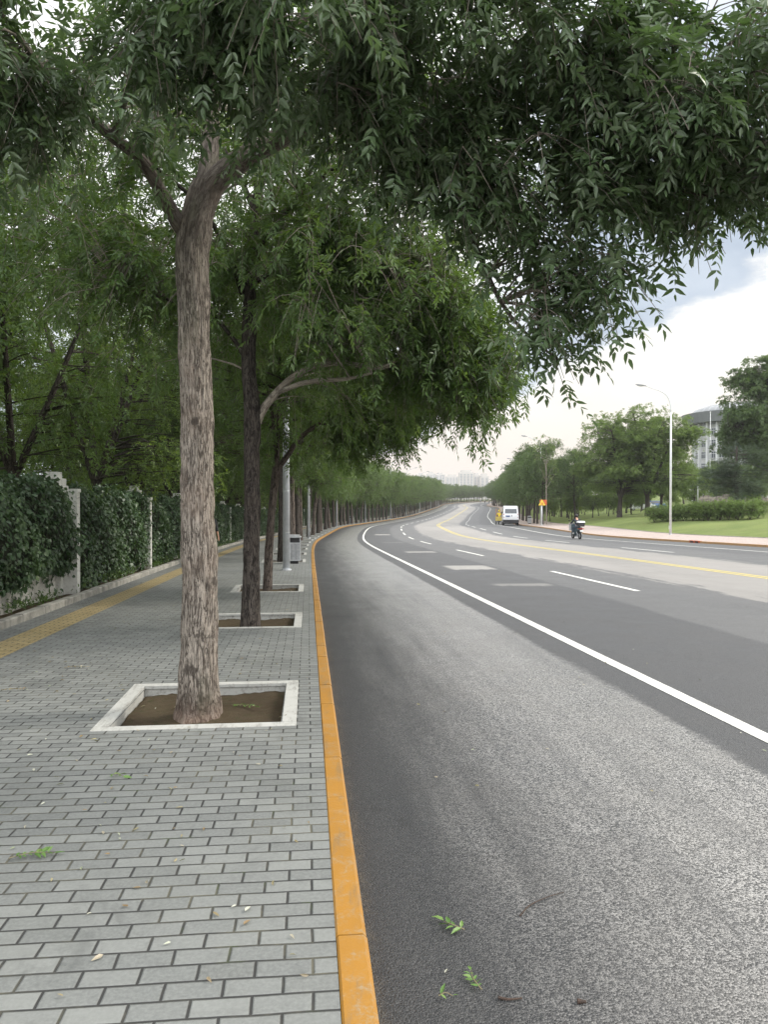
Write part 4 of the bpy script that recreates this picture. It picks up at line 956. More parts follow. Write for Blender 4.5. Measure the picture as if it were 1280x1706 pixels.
for i, s in enumerate([64.5, 121.5, 178, 235, 292, 349, 406]):
    c = lb if i == 0 else copy_tree(lb)
    c.location = PG(s, 29.3 if i == 0 else 27.9); c.rotation_euler = (0, 0, head(s)+PI); c.scale = (1, 1, .97 if i == 0 else 1.04)
    tag(c, 'tall white curved lamp post standing alone before the park trees' if i == 0 else '%s white curved lamp post beyond the lone near one on the far pavement' % ORD[i-1], 'street lamp', 'white street lamps of the far pavement')

def make_bin():
    t = empty('litter_bin')
    bm = bmesh.new()
    for k in range(10):
        for (x, y) in ((-.19+k*.042, -.21), (-.19+k*.042, .21)): box(bm, x-.015, x+.015, y-.012, y+.012, .14, .66)
        for (x, y) in ((-.21, -.19+k*.042), (.21, -.19+k*.042)): box(bm, x-.012, x+.012, y-.015, y+.015, .14, .66)
    obj('slats', bm, M['steel'], t)
    bm = bmesh.new(); box(bm, -.195, .195, -.195, .195, .12, .86); obj('liner', bm, M['black'], t)
    bm = bmesh.new(); box(bm, -.225, .225, -.225, .225, .664, .70); box(bm, -.225, .225, -.225, .225, .10, .138)
    for x in (-.21, .21):
        for y in (-.21, .21): box(bm, x-.014, x+.014, y-.014, y+.014, .702, .86)
    obj('frame', bm, M['steel'], t)
    bm = bmesh.new(); box(bm, -.25, .25, -.25, .25, .862, .90); v = box(bm, -.2, .2, -.2, .2, .901, .95); obj('lid', bm, M['steel'], t, bevel=.015)
    bm = bmesh.new(); box(bm, -.15, .15, -.15, .15, 0, .098); obj('foot', bm, M['iron'], t)
    return t
bn = make_bin(); lab = ['nearest steel slatted litter bin standing beside the first lamp post', 'second litter bin far along the yellow kerb at the start of the bend', 'third litter bin tiny on the outside of the road bend', 'litter bin on the far pavement between the sign pole and the van']
for i, (s, d, sc) in enumerate(((25.7, -.70, 1.), (121.5, -1.6, 1.25), (187., -1.5, 1.25), (119.5, 26.0, 1.3))):
    c = bn if i == 0 else copy_tree(bn); c.location = PG(s, d); c.rotation_euler = (0, 0, head(s)); c.scale = (sc,)*3; tag(c, lab[i], 'litter bin', 'litter bins')

# warning sign: triangle on an orange board
t = empty('warning_sign', PG(106, 26.1), head(106)); tag(t, 'orange and yellow triangular warning sign on a white pole by the van', 'road sign')
bm = bmesh.new(); bm_cyl(bm, (0, 0, 1.6), .10, 3.2, 16); bm_cyl(bm, (0, 0, .02), .2, .04, 16); obj('pole', bm, M['lampw'], t, True)
bm = bmesh.new(); box(bm, -.30, .66, -.14, -.11, 2.72, 3.45); obj('board', bm, M['signo'], t, bevel=.01)
def tri(bm, cx, z0, w, h, y):
    a = [bm.verts.new((cx-w/2, y, z0)), bm.verts.new((cx+w/2, y, z0)), bm.verts.new((cx, y, z0+h))]; f = bm.faces.new(a)
    r = bmesh.ops.extrude_face_region(bm, geom=[f]); bmesh.ops.translate(bm, vec=(0, -.012, 0), verts=[v for v in r['geom'] if isinstance(v, bmesh.types.BMVert)])
bm = bmesh.new(); tri(bm, 0, 2.66, 1.06, .92, -.145); obj('triangle_border', bm, M['black'], t)
bm = bmesh.new(); tri(bm, 0, 2.69, .96, .84, -.16); obj('triangle', bm, M['signy'], t)
bm = bmesh.new()
for x, h in ((-.09, .30), (.09, .24)):
    box(bm, x-.055, x+.055, -.186, -.176, 2.83, 2.83+h*.7); bm_cyl(bm, (x, -.181, 2.83+h*.7+.06), .045, .012, 12, 'Y'); box(bm, x-.06, x-.01, -.186, -.176, 2.74, 2.828); box(bm, x+.012, x+.06, -.186, -.176, 2.74, 2.828)
obj('pictogram', bm, M['signo'], t)

# slim white poles in the park
for (x, y, h, lab) in ((44.9, 110., 5.2, 'thin white post with a small side arm among the park trees'), (84.4, 199., 24., 'tall white flag pole in front of the grey building')):
    t = empty('park_pole', (x, y, SDz(x, y)-.1)); tag(t, lab, 'pole'); bm = bmesh.new(); bm_tube(bm, [(0, 0, 0), (0, 0, h)], [.13 if h < 10 else .09, .06], 12); obj('pole', bm, M['lampw'], t, True)
    bm = bmesh.new(); bm_tube(bm, [(0, 0, h-.3), (1.0, 0, h-.1)], [.04, .03], 8) if h < 10 else bm_sphere(bm, (0, 0, h+.1), .16); obj('arm' if h < 10 else 'finial', bm, M['lampw'], t, True)

# ================================================================== FIGURES
def skin_obj(name, V, Ed, rad, m, parent, sub=2):
    me = bpy.data.meshes.new(name); me.from_pydata([tuple(v) for v in V], Ed, []); o = bpy.data.objects.new(name, me); COL.objects.link(o)
    o.modifiers.new('Skin', 'SKIN'); o.modifiers.new('Sub', 'SUBSURF').levels = sub
    sv = me.skin_vertices[0].data
    for i, r in enumerate(rad): sv[i].radius = (r, r) if not hasattr(r, '__len__') else r
    sv[0].use_root = True
    bpy.context.view_layer.update(); dg = bpy.context.evaluated_depsgraph_get(); nm = bpy.data.meshes.new_from_object(o.evaluated_get(dg))
    bpy.data.objects.remove(o); nm.materials.clear(); nm.materials.append(m); nm.name = name
    return link(name, nm, parent, None, True)
def figure(J, top, bottom, shoes, hairm='hair', helmet=None, sc=1.):
    """J: joints dict. One continuous body under clothing"""
    t = empty('person'); V, Ed, Rd = [], [], []
    def add(p, r, par=None):
        V.append(Vector(p)); Rd.append(r); i = len(V)-1
        if par is not None: Ed.append((par, i))
        return i
    pel = add(J['pelvis'], (.13, .10)); ab = add(J['belly'], (.12, .095), pel); ch = add(J['chest'], (.145, .105), ab); nb = add(J['neck'], .058, ch)
    hd = Vector(J['head']); up = (hd-Vector(J['neck'])).normalized(); jaw = add(hd-up*.055, (.062, .075), nb); cr = add(hd+up*.03, (.078, .095), jaw); add(hd+up*.085, (.06, .07), cr)
    for s in 'lr':
        sh = add(J['sh'+s], .055, ch); el = add(J['el'+s], .042, sh); wr = add(J['wr'+s], .027, el); w = Vector(J['wr'+s]); hv = (w-Vector(J['el'+s])).normalized(); bend = Vector(J.get('curl', (0, .3, -1))).normalized()
        pm = add(w+hv*.06, (.036, .018), wr); side = hv.cross(bend); side = side.normalized() if side.length > .1 else Vector((1, 0, 0)); sg = 1 if s == 'l' else -1
        for q, ln in zip((-.027, -.009, .009, .027), (.055, .07, .075, .065)):
            b = w+hv*.095+side*q; a1 = add(b, .0095, pm); a2 = add(b+(hv*.75+bend*.5).normalized()*ln*.55, .0085, a1); add(b+(hv*.75+bend*.5).normalized()*ln*.55+(hv*.2+bend).normalized()*ln*.45, .007, a2)
        tb = add(w+hv*.04+side*.035*sg, .011, pm); add(w+hv*.085+side*.055*sg+bend*.015, .009, tb)
        hp_ = add(J['hp'+s], .085, pel); kn = add(J['kn'+s], .058, hp_); an = add(J['an'+s], .036, kn); a_ = Vector(J['an'+s]); add(Vector(J['toe'+s]), .03, an)
    body = skin_obj('body', V, Ed, Rd, M['skin'], t, 2)
    def chain(name, ch_, m, sub=1):
        V2, E2, R2 = [], [], []; idx = {}
        for a, ra, b, rb in ch_:
            for n_, r_ in ((a, ra), (b, rb)):
                if n_ not in idx: idx[n_] = len(V2); V2.append(J[n_] if isinstance(n_, str) else n_); R2.append(r_)
            E2.append((idx[a], idx[b]))
        return skin_obj(name, V2, E2, R2, m, t, sub+1)
    def lerp(a, b, f): return tuple(Vector(J[a]).lerp(Vector(J[b]), f))
    chain('jacket', [('pelvis', (.155, .125), 'belly', (.145, .12)), ('belly', 0, 'chest', (.17, .13))]+[x for s in 'lr' for x in (('chest', 0, 'sh'+s, .075), ('sh'+s, 0, 'el'+s, .06), ('el'+s, 0, lerp('el'+s, 'wr'+s, .8 if top != 'cloth_k' else .3), .045))], M[top])
    chain('trousers', [('pelvis', (.15, .12), 'hpl', .10), ('pelvis', 0, 'hpr', .10)]+[x for s in 'lr' for x in (('hp'+s, 0, 'kn'+s, .075), ('kn'+s, 0, lerp('kn'+s, 'an'+s, .95), .055))], M[bottom])
    for s in 'lr':
        bm = bmesh.new(); a_ = Vector(J['an'+s]); b_ = Vector(J['toe'+s]); dv = b_-a_; q = smooth_path([tuple(a_-dv*.25+Vector((0, 0, -.02))), tuple(a_+dv*.3), tuple(b_+dv*.25)], 8); bm_tube(bm, q, [.035, .05, .052, .05, .047, .045, .04, .025], 12); obj('shoe', bm, M[shoes], t, True)
    bm = bmesh.new(); fw = Vector(J.get('face', (0, 1, 0))); c = hd+up*.018-fw*.034; bm_sphere(bm, c, 1, (.098, .105, .125), 20, 14)
    if helmet: bmesh.ops.scale(bm, vec=(1.3, 1.28, 1.2), verts=bm.verts, space=Matrix.Translation(-c)); obj('helmet', bm, M[helmet], t, True)
    else: obj('hair', bm, M[hairm], t, True)
    bm = bmesh.new(); bm_sphere(bm, hd+fw*.095-up*.01, .016, (.8, 1.2, 1.3), 8, 6)
    rt = fw.cross(up)
    for sg in (-1, 1): bm_sphere(bm, hd+rt*sg*.08, .02, (.5, 1, 1.5), 8, 6)
    obj('nose_and_ears', bm, M['skin'], t, True)
    for sg in (-1, 1): bm = bmesh.new(); bm_sphere(bm, hd+fw*.088+rt*sg*.03+up*.012, .010, (1, .6, .8), 8, 6); obj('eye', bm, M['black'], t, True)
    bm = bmesh.new(); bm_sphere(bm, hd+fw*.086-up*.045, .018, (1.2, .4, .35), 8, 6); obj('mouth', bm, M['redl'], t, True)
    return t
RIDE = dict(pelvis=(0, -.18, .84), belly=(0, -.14, 1.02), chest=(0, -.06, 1.22), neck=(0, -.01, 1.40), head=(0, .03, 1.54), shl=(-.19, -.05, 1.30), shr=(.19, -.05, 1.30), ell=(-.29, .10, 1.10), elr=(.29, .10, 1.10), wrl=(-.31, .34, 1.03), wrr=(.31, .34, 1.03),
    hpl=(-.10, -.15, .82), hpr=(.10, -.15, .82), knl=(-.17, .24, .76), knr=(.17, .24, .76), anl=(-.14, .20, .39), anr=(.14, .20, .39), toel=(-.14, .34, .35), toer=(.14, .34, .35), curl=(0, .2, -1))
def make_scooter(bodym='teal', lidm='boxw'):
    t = empty('scooter')
    for y, nm in ((-.62, 'wheel'), (.66, 'wheel')):
        w = empty('wheel'); w.parent = t; w.location = (0, y, .25)
        bm = bmesh.new(); bmesh.ops.create_uvsphere(bm, u_segments=8, v_segments=4, radius=.01); bm.clear()
        n = 28; q = [(0, math.cos(a)*.20, math.sin(a)*.20) for a in np.linspace(0, 2*PI, n+1)]; V, Fq = tube_vf(q, [.055]*(n+1), 10); link('tyre', mesh_vf('tyre', V, Fq, M['rubber']), w)
        bm.free(); bm = bmesh.new(); bm_cyl(bm, (0, 0, 0), .155, .06, 24, 'X'); bm_cyl(bm, (0, 0, 0), .05, .11, 16, 'X'); obj('rim', bm, M['rim'], w)
    bm = bmesh.new(); q = smooth_path([(0, -.82, .62), (0, -.5, .66), (0, -.15, .55), (0, .1, .34), (0, .38, .33)], 16); V, Fq = tube_vf(q, np.interp(np.linspace(0, 1, 16), [0, .3, .6, 1], [.09, .16, .15, .11]), 14); link('body_shell', mesh_vf('body_shell', V, Fq, M[bodym]), t)
    bm.free(); bm = bmesh.new(); v = box(bm, -.16, .16, .40, .48, .34, .98); 
    for q in v:
        if q.co.z > .6: q.co.y += .06; q.co.x *= 1.1
    obj('leg_shield', bm, M[bodym], t, bevel=.03)
    bm = bmesh.new(); box(bm, -.15, .15, -.02, .42, .29, .335); obj('floorboard', bm, M['black'], t, bevel=.01)
    bm = bmesh.new(); v = box(bm, -.14, .14, -.66, .02, .735, .80); obj('seat', bm, M['black'], t, bevel=.03)
    bm = bmesh.new(); bm_tube(bm, [(0, .70, .28), (0, .56, .75), (0, .50, 1.02)], [.03, .03, .028], 10); bm_tube(bm, smooth_path([(-.36, .38, 1.0), (-.2, .46, 1.03), (.2, .46, 1.03), (.36, .38, 1.0)], 10), .016, 8); obj('handlebar', bm, M['black'], t, True)
    for sg in (-1, 1):
        bm = bmesh.new(); bm_tube(bm, [(sg*.26, .43, 1.03), (sg*.34, .40, 1.2)], .006, 6); bm_sphere(bm, (sg*.36, .40, 1.23), .06, (1, .25, .7), 12, 8); obj('mirror', bm, M['black'], t, True)
    bm = bmesh.new(); v = box(bm, -.33, .33, .52, .54, .55, 1.08)
    for q in v:
        if q.co.z > .8: q.co.y += .03
    obj('wind_apron', bm, M['cloth_w'], t, bevel=.01)
    bm = bmesh.new(); v = box(bm, -.22, .22, -.98, -.60, .86, 1.12)
    for q in v:
        if q.co.z < 1: q.co.x *= .82
    obj('top_box', bm, M['black'], t, bevel=.03)
    bm = bmesh.new(); v = box(bm, -.245, .245, -1.0, -.58, 1.122, 1.23)
    for q in v:
        if q.co.z > 1.2: q.co.x *= .78; q.co.y = -.79+(q.co.y+.79)*.8
    obj('box_lid', bm, M[lidm], t, bevel=.035)
    bm = bmesh.new(); box(bm, -.15, .15, -.92, -.86, .68, .74); obj('tail_light', bm, M['redl'], t, bevel=.01)
    for sg in (-1, 1): bm = bmesh.new(); bm_sphere(bm, (sg*.2, -.86, .70), .035, (1, .7, .7), 10, 8); obj('indicator', bm, M['orange'], t, True)
    bm = bmesh.new(); box(bm, -.11, .11, -.935, -.925, .52, .63); obj('number_plate', bm, M['boxw'], t)
    bm = bmesh.new(); v = box(bm, -.08, .08, -.92, -.5, .47, .51); obj('mudguard', bm, M['black'], t, bevel=.015)
    bm = bmesh.new(); bm_tube(bm, [(.14, -.62, .25), (.15, -.4, .5)], .022, 8); bm_tube(bm, [(-.14, -.62, .25), (-.15, -.4, .5)], .022, 8); obj('rear_shock', bm, M['steel'], t, True)
    return t
sc0 = make_scooter(); rid0 = figure(RIDE, 'cloth_d', 'cloth_j', 'boxw')
def put2(a, b, s, d, sc, rz=0., z=0.):
    for o_, dz in ((a, 0), (b, 0)):
        o_.location = P(s, d, z+.004); o_.rotation_euler = (0, 0, head(s)+rz); o_.scale = (sc,)*3
put2(sc0, rid0, 58.9, 19.75, 1.15, R(4))
tag(sc0, 'dark scooter with a white lidded top box, ridden away across the road', 'scooter', 'scooters on the road'); tag(rid0, 'person in a dark jacket and jeans riding the scooter with the white lidded box', 'person', 'scooter riders')
for i, (s, d, l) in enumerate(((497, 11.5, 'leftmost'), (476, 18.5, 'middle'), (468, 22.4, 'rightmost'))):
    a_ = copy_tree(sc0); b_ = copy_tree(rid0); put2(a_, b_, s, d, 1.25)
    tag(a_, '%s of the three tiny scooters at the far crest of the road' % l, 'scooter', 'scooters on the road'); tag(b_, 'person riding the %s of the three tiny far scooters at the crest' % l, 'person', 'scooter riders')

# walker half hidden behind the first trunk
WALK = dict(pelvis=(0, 0, .96), belly=(0, .01, 1.12), chest=(0, .02, 1.32), neck=(0, .03, 1.50), head=(0, .06, 1.63), shl=(-.19, .02, 1.42), shr=(.19, .02, 1.42), ell=(-.25, .07, 1.13), elr=(.27, -.10, 1.12), wrl=(-.24, .22, .93), wrr=(.30, -.02, .90),
    hpl=(-.10, 0, .92), hpr=(.10, 0, .92), knl=(-.11, .20, .52), knr=(.12, -.02, .48), anl=(-.11, .22, .10), anr=(.14, -.34, .22), toel=(-.11, .37, .05), toer=(.15, -.30, .07), curl=(0, .4, -1))
wk = figure(WALK, 'cloth_k', 'cloth_k', 'cloth_k'); wk.location = P(26.0, -3.50, .124); wk.rotation_euler = (0, 0, head(26)+R(-4)); tag(wk, 'person in dark clothes walking away, almost hidden behind the nearest trunk', 'person')

# ================================================================== VAN
def loft(profile, wid, m, name, parent, bevel=.03):
    """profile: list (y,z) closed polygon; wid(z) half width"""
    bm = bmesh.new(); a = [bm.verts.new((-wid(z), y, z)) for y, z in profile]; b = [bm.verts.new((wid(z), y, z)) for y, z in profile]; n = len(a)
    bm.faces.new(a); bm.faces.new(b[::-1])
    for i in range(n): bm.faces.new([a[(i+1) % n], a[i], b[i], b[(i+1) % n]])
    bmesh.ops.recalc_face_normals(bm, faces=bm.faces[:])
    return obj(name, bm, m, parent, True, bevel)
def wheel(parent, x, y, r, w=.18):
    e = empty('wheel'); e.parent = parent; e.location = (x, y, r); bm = bmesh.new(); bm_cyl(bm, (0, 0, 0), r, w, 28, 'X'); obj('tyre', bm, M['rubber'], e, False, .02)
    bm = bmesh.new(); bm_cyl(bm, (0, 0, 0), r*.6, w+.012, 20, 'X'); obj('rim', bm, M['rim'], e)
def make_van():
    t = empty('parked_van'); wf = lambda z: .80 if z < 1.05 else .80-(z-1.05)*.115
    loft([(-1.95, .42), (-1.98, .95), (-1.93, 1.15), (-1.80, 1.86), (-1.70, 1.95), (.9, 1.97), (1.15, 1.86), (1.62, 1.22), (1.95, 1.02), (2.0, .45), (1.95, .32), (-1.85, .32)], wf, M['vanw'], 'body', t, .05)
    def quad(name, pts, m, th=.012):
        bm = bmesh.new(); f = bm.faces.new([bm.verts.new(p) for p in pts]); n = f.normal if f.normal.length else None; bm.normal_update()
        r = bmesh.ops.extrude_face_region(bm, geom=[f]); bmesh.ops.translate(bm, vec=f.normal*th, verts=[v for v in r['geom'] if isinstance(v, bmesh.types.BMVert)]); bmesh.ops.recalc_face_normals(bm, faces=bm.faces[:]); return obj(name, bm, m, t, False, .004)
    rz = lambda y0, z: y0
    def yr(z): return np.interp(z, [.42, .95, 1.15, 1.86], [-1.95, -1.98, -1.93, -1.80])-.006
    quad('rear_window', [(-.60, yr(1.22), 1.22), (.60, yr(1.22), 1.22), (.57, yr(1.66), 1.66), (-.57, yr(1.66), 1.66)], M['glass'])
    for y0, y1 in ((-1.62, -.78), (-.70, .18), (.26, 1.0)):
        for sg in (-1, 1):
            xw = lambda z: sg*(wf(z)+.004); q = [(xw(1.2), y0, 1.2), (xw(1.2), y1+(.22 if y1 > .9 else 0), 1.2), (xw(1.7), y1-(.05 if y1 > .9 else 0), 1.7), (xw(1.7), y0+.04, 1.7)]
            quad('side_window', q if sg > 0 else q[::-1], M['glass'])
    quad('windscreen', [(.68, 1.585, 1.28), (-.68, 1.585, 1.28), (-.62, 1.215, 1.80), (.62, 1.215, 1.80)], M['glass'])
    for sg in (-1, 1):
        quad('tail_light', [(sg*.70-.055, yr(.82), .82), (sg*.70+.055, yr(.82), .82), (sg*.70+.055, yr(1.18), 1.18), (sg*.70-.055, yr(1.18), 1.18)], M['redl'], .02)
        bm = bmesh.new(); box(bm, sg*.86-.06, sg*.86+.06, 1.15, 1.2, 1.15, 1.35); obj('mirror', bm, M['black'], t, False, .02)
    bm = bmesh.new(); box(bm, -.80, .80, -2.10, -1.90, .36, .60); obj('rear_bumper', bm, M['black'], t, False, .04)
    bm = bmesh.new(); box(bm, -.78, .78, 1.92, 2.1, .3, .55); obj('front_bumper', bm, M['black'], t, False, .04)
    bm = bmesh.new(); box(bm, -.52, -.10, -1.995, -1.975, .88, 1.02); obj('number_plate', bm, M['plate'], t)
    bm = bmesh.new(); box(bm, .06, .12, -2.01, -1.965, .92, 1.06); obj('door_handle', bm, M['black'], t)
    bm = bmesh.new(); box(bm, -.45, .45, -1.79, -1.77, 1.70, 1.73); obj('wiper', bm, M['black'], t)
    for x in (-.72, .72):
        for y in (-1.25, 1.3): wheel(t, x, y, .29)
    bm = bmesh.new(); box(bm, -.7, .7, -1.8, 1.8, .2, .33); obj('underbody', bm, M['black'], t)
    return t
van = make_van(); van.location = P(115.5, 22.75, .004); van.rotation_euler = (0, 0, head(115)+R(-3)); van.scale = (1.42, 1.42, 1.46)
tag(van, 'white minivan parked with its back to us by the far kerb under the dark trees', 'van')

# yellow cargo tricycle with rider, parked ahead of the van on its left
t = empty('cargo_tricycle', P(122.5, 21.6, .004), head(122)); t.scale = (1.3,)*3; tag(t, 'yellow-sided cargo tricycle standing just left of the white van', 'tricycle')
bm = bmesh.new(); box(bm, -.48, .48, -1.3, -.35, .5, .95); obj('cargo_box', bm, M['yplas'], t, bevel=.03)
bm = bmesh.new(); box(bm, -.05, .05, -.5, .9, .35, .45); bm_tube(bm, [(0, .95, .3), (0, .8, 1.0)], .03, 8); bm_tube(bm, [(-.33, .6, 1.05), (0, .78, 1.02), (.33, .6, 1.05)], .02, 8); obj('frame', bm, M['black'], t)
bm = bmesh.new(); box(bm, -.16, .16, -.3, .05, .72, .8); obj('seat', bm, M['black'], t, bevel=.02)
bm = bmesh.new(); bm_tube(bm, [(-.4, -1.2, .95), (-.42, -1.22, 1.9)], .02, 8); obj('broom_handle', bm, M['orange'], t)
for x, y in ((-.42, -.85), (.42, -.85), (0, .95)): wheel(t, x, y, .28, .1)
c = figure(RIDE, 'cloth_y', 'cloth_d', 'cloth_k', helmet='cloth_y'); c.location = P(122.3, 21.6, .03); c.rotation_euler = (0, 0, head(122)); c.scale = (1.35,)*3; tag(c, 'person in yellow helmet and jacket seated on the tricycle by the van', 'person')

# two cars glimpsed behind the park trees
def make_car(m):
    t = empty('parked_car'); wf = lambda z: .86 if z < .9 else .86-(z-.9)*.4
    loft([(-2.15, .35), (-2.2, .75), (-2.0, .95), (-1.55, 1.0), (-1.15, 1.42), (.35, 1.45), (1.0, 1.0), (1.9, .85), (2.15, .6), (2.15, .3), (-2.1, .25)], wf, m, 'body', t, .05)
    for sg in (-1, 1):
        bm = bmesh.new(); f = bm.faces.new([bm.verts.new(p) for p in ((sg*.842, -1.25, 1.0), (sg*.842, .8, 1.0), (sg*.70, .3, 1.36), (sg*.70, -1.05, 1.36))]); obj('side_window', bm, M['glass'], t)
    for x in (-.76, .76):
        for y in (-1.35, 1.35): wheel(t, x, y, .31)
    return t
for i, (m, x, y, lab) in enumerate((('carblue', 57.5, 165., 'blue car glimpsed between the park tree trunks'), ('vanw', 53.6, 160., 'white car glimpsed between the park tree trunks left of the blue one'))):
    c = make_car(M[m]); c.location = (x, y, SDz(x, y)); c.rotation_euler = (0, 0, R(80)); c.scale = (1.3,)*3; tag(c, lab, 'car')
bm = bmesh.new(); rs = np.random.RandomState(3)
for i in range(14): box(bm, i*1.3, i*1.3+1.28, 0, .9, -.5, 2.2+rs.uniform(-.35, .5))
o = obj('stone_wall', bm, M['stone'], None, False, .12); o.location = (66, 162, SDz(70, 162)); o.rotation_euler = (0, 0, R(-12)); tag(o, 'rough rubble stone wall behind the park trees below the grey building', 'wall')

# ================================================================== BUILDINGS
def round_building():
    t = empty('round_roofed_building', (117., 252., 3.4)); Rb = 15.; H = 28.4
    bm = bmesh.new(); bm_cyl(bm, (0, 0, H/2-1), Rb, H, 72); obj('wall', bm, M['bldg'], t)
    bm = bmesh.new(); bm_cyl(bm, (0, 0, H-2.8), Rb+2.6, 3.2, 72, r2=Rb+3.4); obj('roof_edge', bm, M['bldg_d'], t)
    bm = bmesh.new(); vs = bm_sphere(bm, (0, 0, H-1.2), 1, (Rb+.6, Rb+.6, 3.6), 48, 24); bmesh.ops.delete(bm, geom=[v for v in bm.verts if v.co.z < H-1.25], context='VERTS'); obj('roof', bm, M['bldg_r'], t, True)
    bm = bmesh.new()
    for k in range(40):
        a = k*2*PI/40; bm_tube(bm, [(math.cos(a)*(Rb+.7)*math.cos(e), math.sin(a)*(Rb+.7)*math.cos(e), H-1.1+3.7*math.sin(e)) for e in (0.0, .4, .8, 1.2)], .09, 5)
    obj('roof_ribs', bm, M['bldg_l'], t)
    for st in range(7):
        z = 1.5+st*3.65
        for k in range(14):
            a = PI+.12+k*(PI-.24)/13; bm = bmesh.new(); mt = Matrix.Rotation(a, 4, 'Z') @ Matrix.Translation((Rb-.35, 0, z+1.2))
            boxc(bm, (0, 0, 0), (.9, 2.3, 2.0 if st < 6 else 2.6), mt); w_ = obj('window', bm, M['glass'], t)
            bm = bmesh.new()
            for yy in (-1.18, -.4, .4, 1.18): boxc(bm, (.47, yy, 0), (.1, .1, 2.1), mt)
            for zz in (-1.05, .35, 1.05): boxc(bm, (.475, 0, zz), (.1, 2.4, .1), mt)
            obj('window_frame', bm, M['bldg_l'], w_)
    for k in range(15):
        a = PI+.12+(k-.5)*(PI-.24)/13
        bm = bmesh.new(); boxc(bm, (0, 0, 0), (1.0, .55, H-4.), Matrix.Rotation(a, 4, 'Z') @ Matrix.Translation((Rb+.45, 0, (H-4.)/2-.5))); obj('column', bm, M['bldg_l'], t)
    return t
tag(round_building(), 'grey round-fronted building with shallow domed roof and dark eaves rising behind the park trees', 'building')
def tower(x, y, w, dp, h, step, lab):
    t = empty('apartment_tower', (x, y, -3)); bm = bmesh.new(); box(bm, -w/2, w/2, 0, dp, 0, h); obj('wall', bm, M['tower'], t)
    bm = bmesh.new(); box(bm, -w/2+step, w/2-step, 2, dp-2, h, h+4.5); obj('roof_block', bm, M['tower'], t)
    n = max(2, int(w/6))
    for k in range(n):
        cx = -w/2+(k+.5)*w/n; bm = bmesh.new(); 
        for fl in range(int(h/3)-1): box(bm, cx-w/n*.27, cx+w/n*.27, -.4, .05, 2+fl*3, 3.7+fl*3)
        obj('window_column', bm, M['towerw'], t)
    tag(t, lab, 'tower block', 'distant tower blocks')
def px2x(px, Y): return (px-640)/F*Y
for px0, px1, top, Y, step, lab in ((766, 789, 783, 1500, 4, 'tallest hazy tower block on the horizon above the road crest'), (790, 800, 788, 1560, 2, 'hazy tower block just right of the tallest one on the horizon'), (801, 815, 789, 1530, 3, 'hazy tower block half hidden by the avenue trees on the horizon'),
        (744, 764, 790.5, 1800, 5, 'low hazy tower block just left of the tallest one on the horizon'), (727, 742, 787.5, 1900, 6, 'second hazy tower block from the left on the horizon'), (711, 726, 786, 1900, 6, 'leftmost hazy tower block on the horizon'), (694, 709, 788, 1950, 6, 'hazy tower block mostly hidden by the trees of the left avenue')):
    x0, x1 = px2x(px0, Y), px2x(px1, Y); tower((x0+x1)/2, Y, x1-x0, 25, (HOR-top)/F*Y+CAMZ-1.5, step, lab)

# ================================================================== LITTER
rs = np.random.RandomState(44); n = 700
s_ = rs.uniform(1.6, 30, n)**1.0; s_[:300] = rs.uniform(1.6, 9, 300); d_ = rs.uniform(-4.4, -.15, n); inroad = rs.rand(n) < .12; d_[inroad] = rs.uniform(.05, 7, inroad.sum())
pp = np.array([P(a, b, (.130 if b < 0 else .012)) for a, b in zip(s_, d_)]); 
for i, (a, b) in enumerate(zip(s_, d_)):
    if -1.72 < b < -.42 and any(abs(a-p) < .63 for p in pits): pp[i][2] -= .06
dd = norm(np.stack([rs.normal(0, 1, n), rs.normal(0, 1, n), rs.normal(0, .05, n)], -1)); nn = norm(rs.normal(0, .35, (n, 3))+[0, 0, 1])
V, Fa, k = leaflets(rs, pp, dd, nn, .04, .014, 'hi'); V[:, 2] = np.maximum(V[:, 2], np.repeat(pp[:, 2], 7)-.004)
tag(link('fallen_leaves', mesh_vf('fallen_leaves', V, Fa, M['litter'], False, rnd=np.repeat(rs.uniform(0, 1, n), k))), 'small dry fallen leaflets strewn over the grey pavers and the road', 'leaf litter', kind='stuff')
def sprig(s, d, rz, L, pairs, lab, seed, m='fresh', leafL=.055, z=None):
    t = empty('leaf_sprig', P(s, d, z if z is not None else (.128 if d < 0 else .008)), rz); r_ = np.random.RandomState(seed)
    st = smooth_path([(0, 0, .004), (L*.5, L*.06, .012), (L, -.01, .006)], 8); bm = bmesh.new(); bm_tube(bm, st, np.linspace(.0028, .0012, 8), 5); obj('stalk', bm, M['litter'], t)
    ps, ds = [], []
    for k in range(pairs):
        u = .15+.85*k/pairs
        for sg in (-1, 1): ps.append((L*u, L*.06*math.sin(u*PI), .008)); ds.append((.55, sg*.85, .06+r_.uniform(-.05, .12)))
    ps.append((L, -.01, .008)); ds.append((1, 0, 0)); n_ = len(ps)
    V, Fa, k = leaflets(r_, np.array(ps), np.array(ds)+r_.normal(0, .12, (n_, 3)), norm(r_.normal(0, .3, (n_, 3))+[0, 0, 1]), leafL, leafL*.38, 'hi'); V[:, 2] = np.maximum(V[:, 2], .001)
    link('leaflets', mesh_vf('leaflets', V, Fa, M[m], False, rnd=np.repeat(r_.uniform(0, 1, n_), k)), t); tag(t, lab, 'leaf sprig', 'green sprigs fallen on the ground')
sprig(3.72, -1.60, .3, .19, 6, 'green feathery leaf sprig lying on the pavers at the left edge', 1)
sprig(4.85, -1.42, -.3, .09, 2, 'small folded green leaf on the pavers below the tree pit', 2, leafL=.05)
sprig(6.75, -.90, -.2, .24, 7, 'pale green leaf sprig on the soil right of the nearest trunk', 3, z=.07, leafL=.05)
sprig(8.3, -2.75, 0.2, .22, 6, 'pale leaf sprig on the pavers left of the nearest trunk', 4, leafL=.04, m='litter')
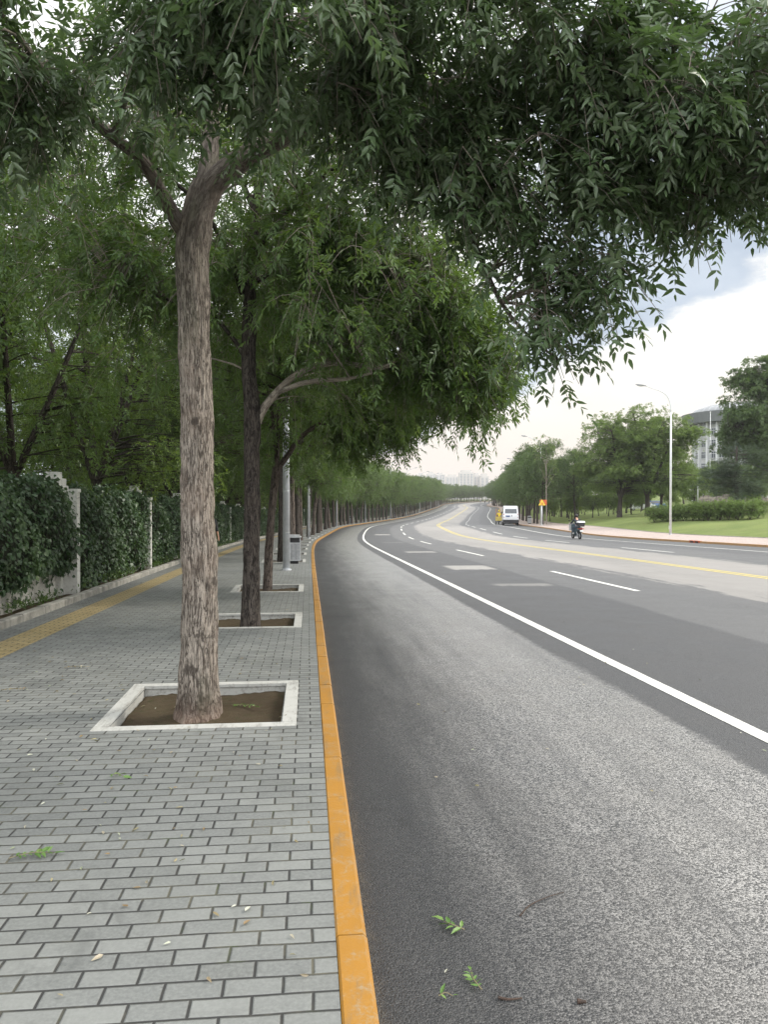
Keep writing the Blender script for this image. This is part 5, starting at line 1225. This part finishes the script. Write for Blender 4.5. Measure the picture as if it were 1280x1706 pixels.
sprig(7.3, -3.0, 0.1, .22, 6, 'pale leaf sprig on the pavers near the yellow path', 5, leafL=.04, m='litter')
sprig(3.12, .42, 2.6, .10, 3, 'broad green leaf pair on the dark asphalt near the kerb', 6, leafL=.055)
sprig(2.72, .40, 1.9, .11, 5, 'spindly yellow green sprig on the asphalt at the bottom of the picture', 7, leafL=.03)
sprig(2.70, .24, .1, .05, 1, 'single small green leaf on the asphalt close to the yellow kerb', 8, leafL=.035)
def stick(name, pts, r, lab, m='twigm'):
    bm = bmesh.new(); q = smooth_path(pts, 12); bm_tube(bm, q, np.linspace(r, r*.5, 12), 6); tag(obj(name, bm, M[m], None, True), lab, 'twig', 'broken twigs on the asphalt')
def gp(px, py, z):                                    # a point on the carriageway under a sight line
    Y = 3.; 
    for _ in range(30): Y = (CAMZ-(float(np.interp(Y, SS, RZ))+z))*F/(py-HOR)
    return ((px-640)/F*Y, Y, float(np.interp(Y, SS, RZ))+z)
stick('twig', [gp(868, 1530, .006), gp(885, 1512, .012), gp(915, 1498, .012), gp(942, 1490, .008)], .0035, 'thin curved dark twig on the open asphalt')
stick('twig', [gp(832, 1668, .008), gp(850, 1671, .009), gp(872, 1669, .008)], .006, 'short reddish brown stick beside the spindly sprig on the asphalt')
stick('twig', [gp(965, 1674, .008), gp(980, 1675, .008)], .010, 'stubby brown bark chip on the asphalt at the bottom of the picture')

# ================================================================== HAZE
def haze():
    bm = bmesh.new(); box(bm, -1500, 1500, -200, 2300, -4.4, 100)
    me = bpy.data.meshes.new('haze'); bm.to_mesh(me); bm.free(); o = bpy.data.objects.new('haze', me); COL.objects.link(o)
    m = bpy.data.materials.new('haze'); m.use_nodes = True; t = NT(m.node_tree); t.n.clear(); v = t.new('ShaderNodeVolumePrincipled'); v.inputs['Color'].default_value = (.93, .93, .95, 1)
    v.inputs['Density'].default_value = .00024; v.inputs['Anisotropy'].default_value = .2; ou = t.new('ShaderNodeOutputMaterial'); t.l.new(v.outputs[0], ou.inputs['Volume']); me.materials.append(m)
    tag(o, kind='stuff', label='thin pale haze filling the air over the road', cat='haze')
haze()
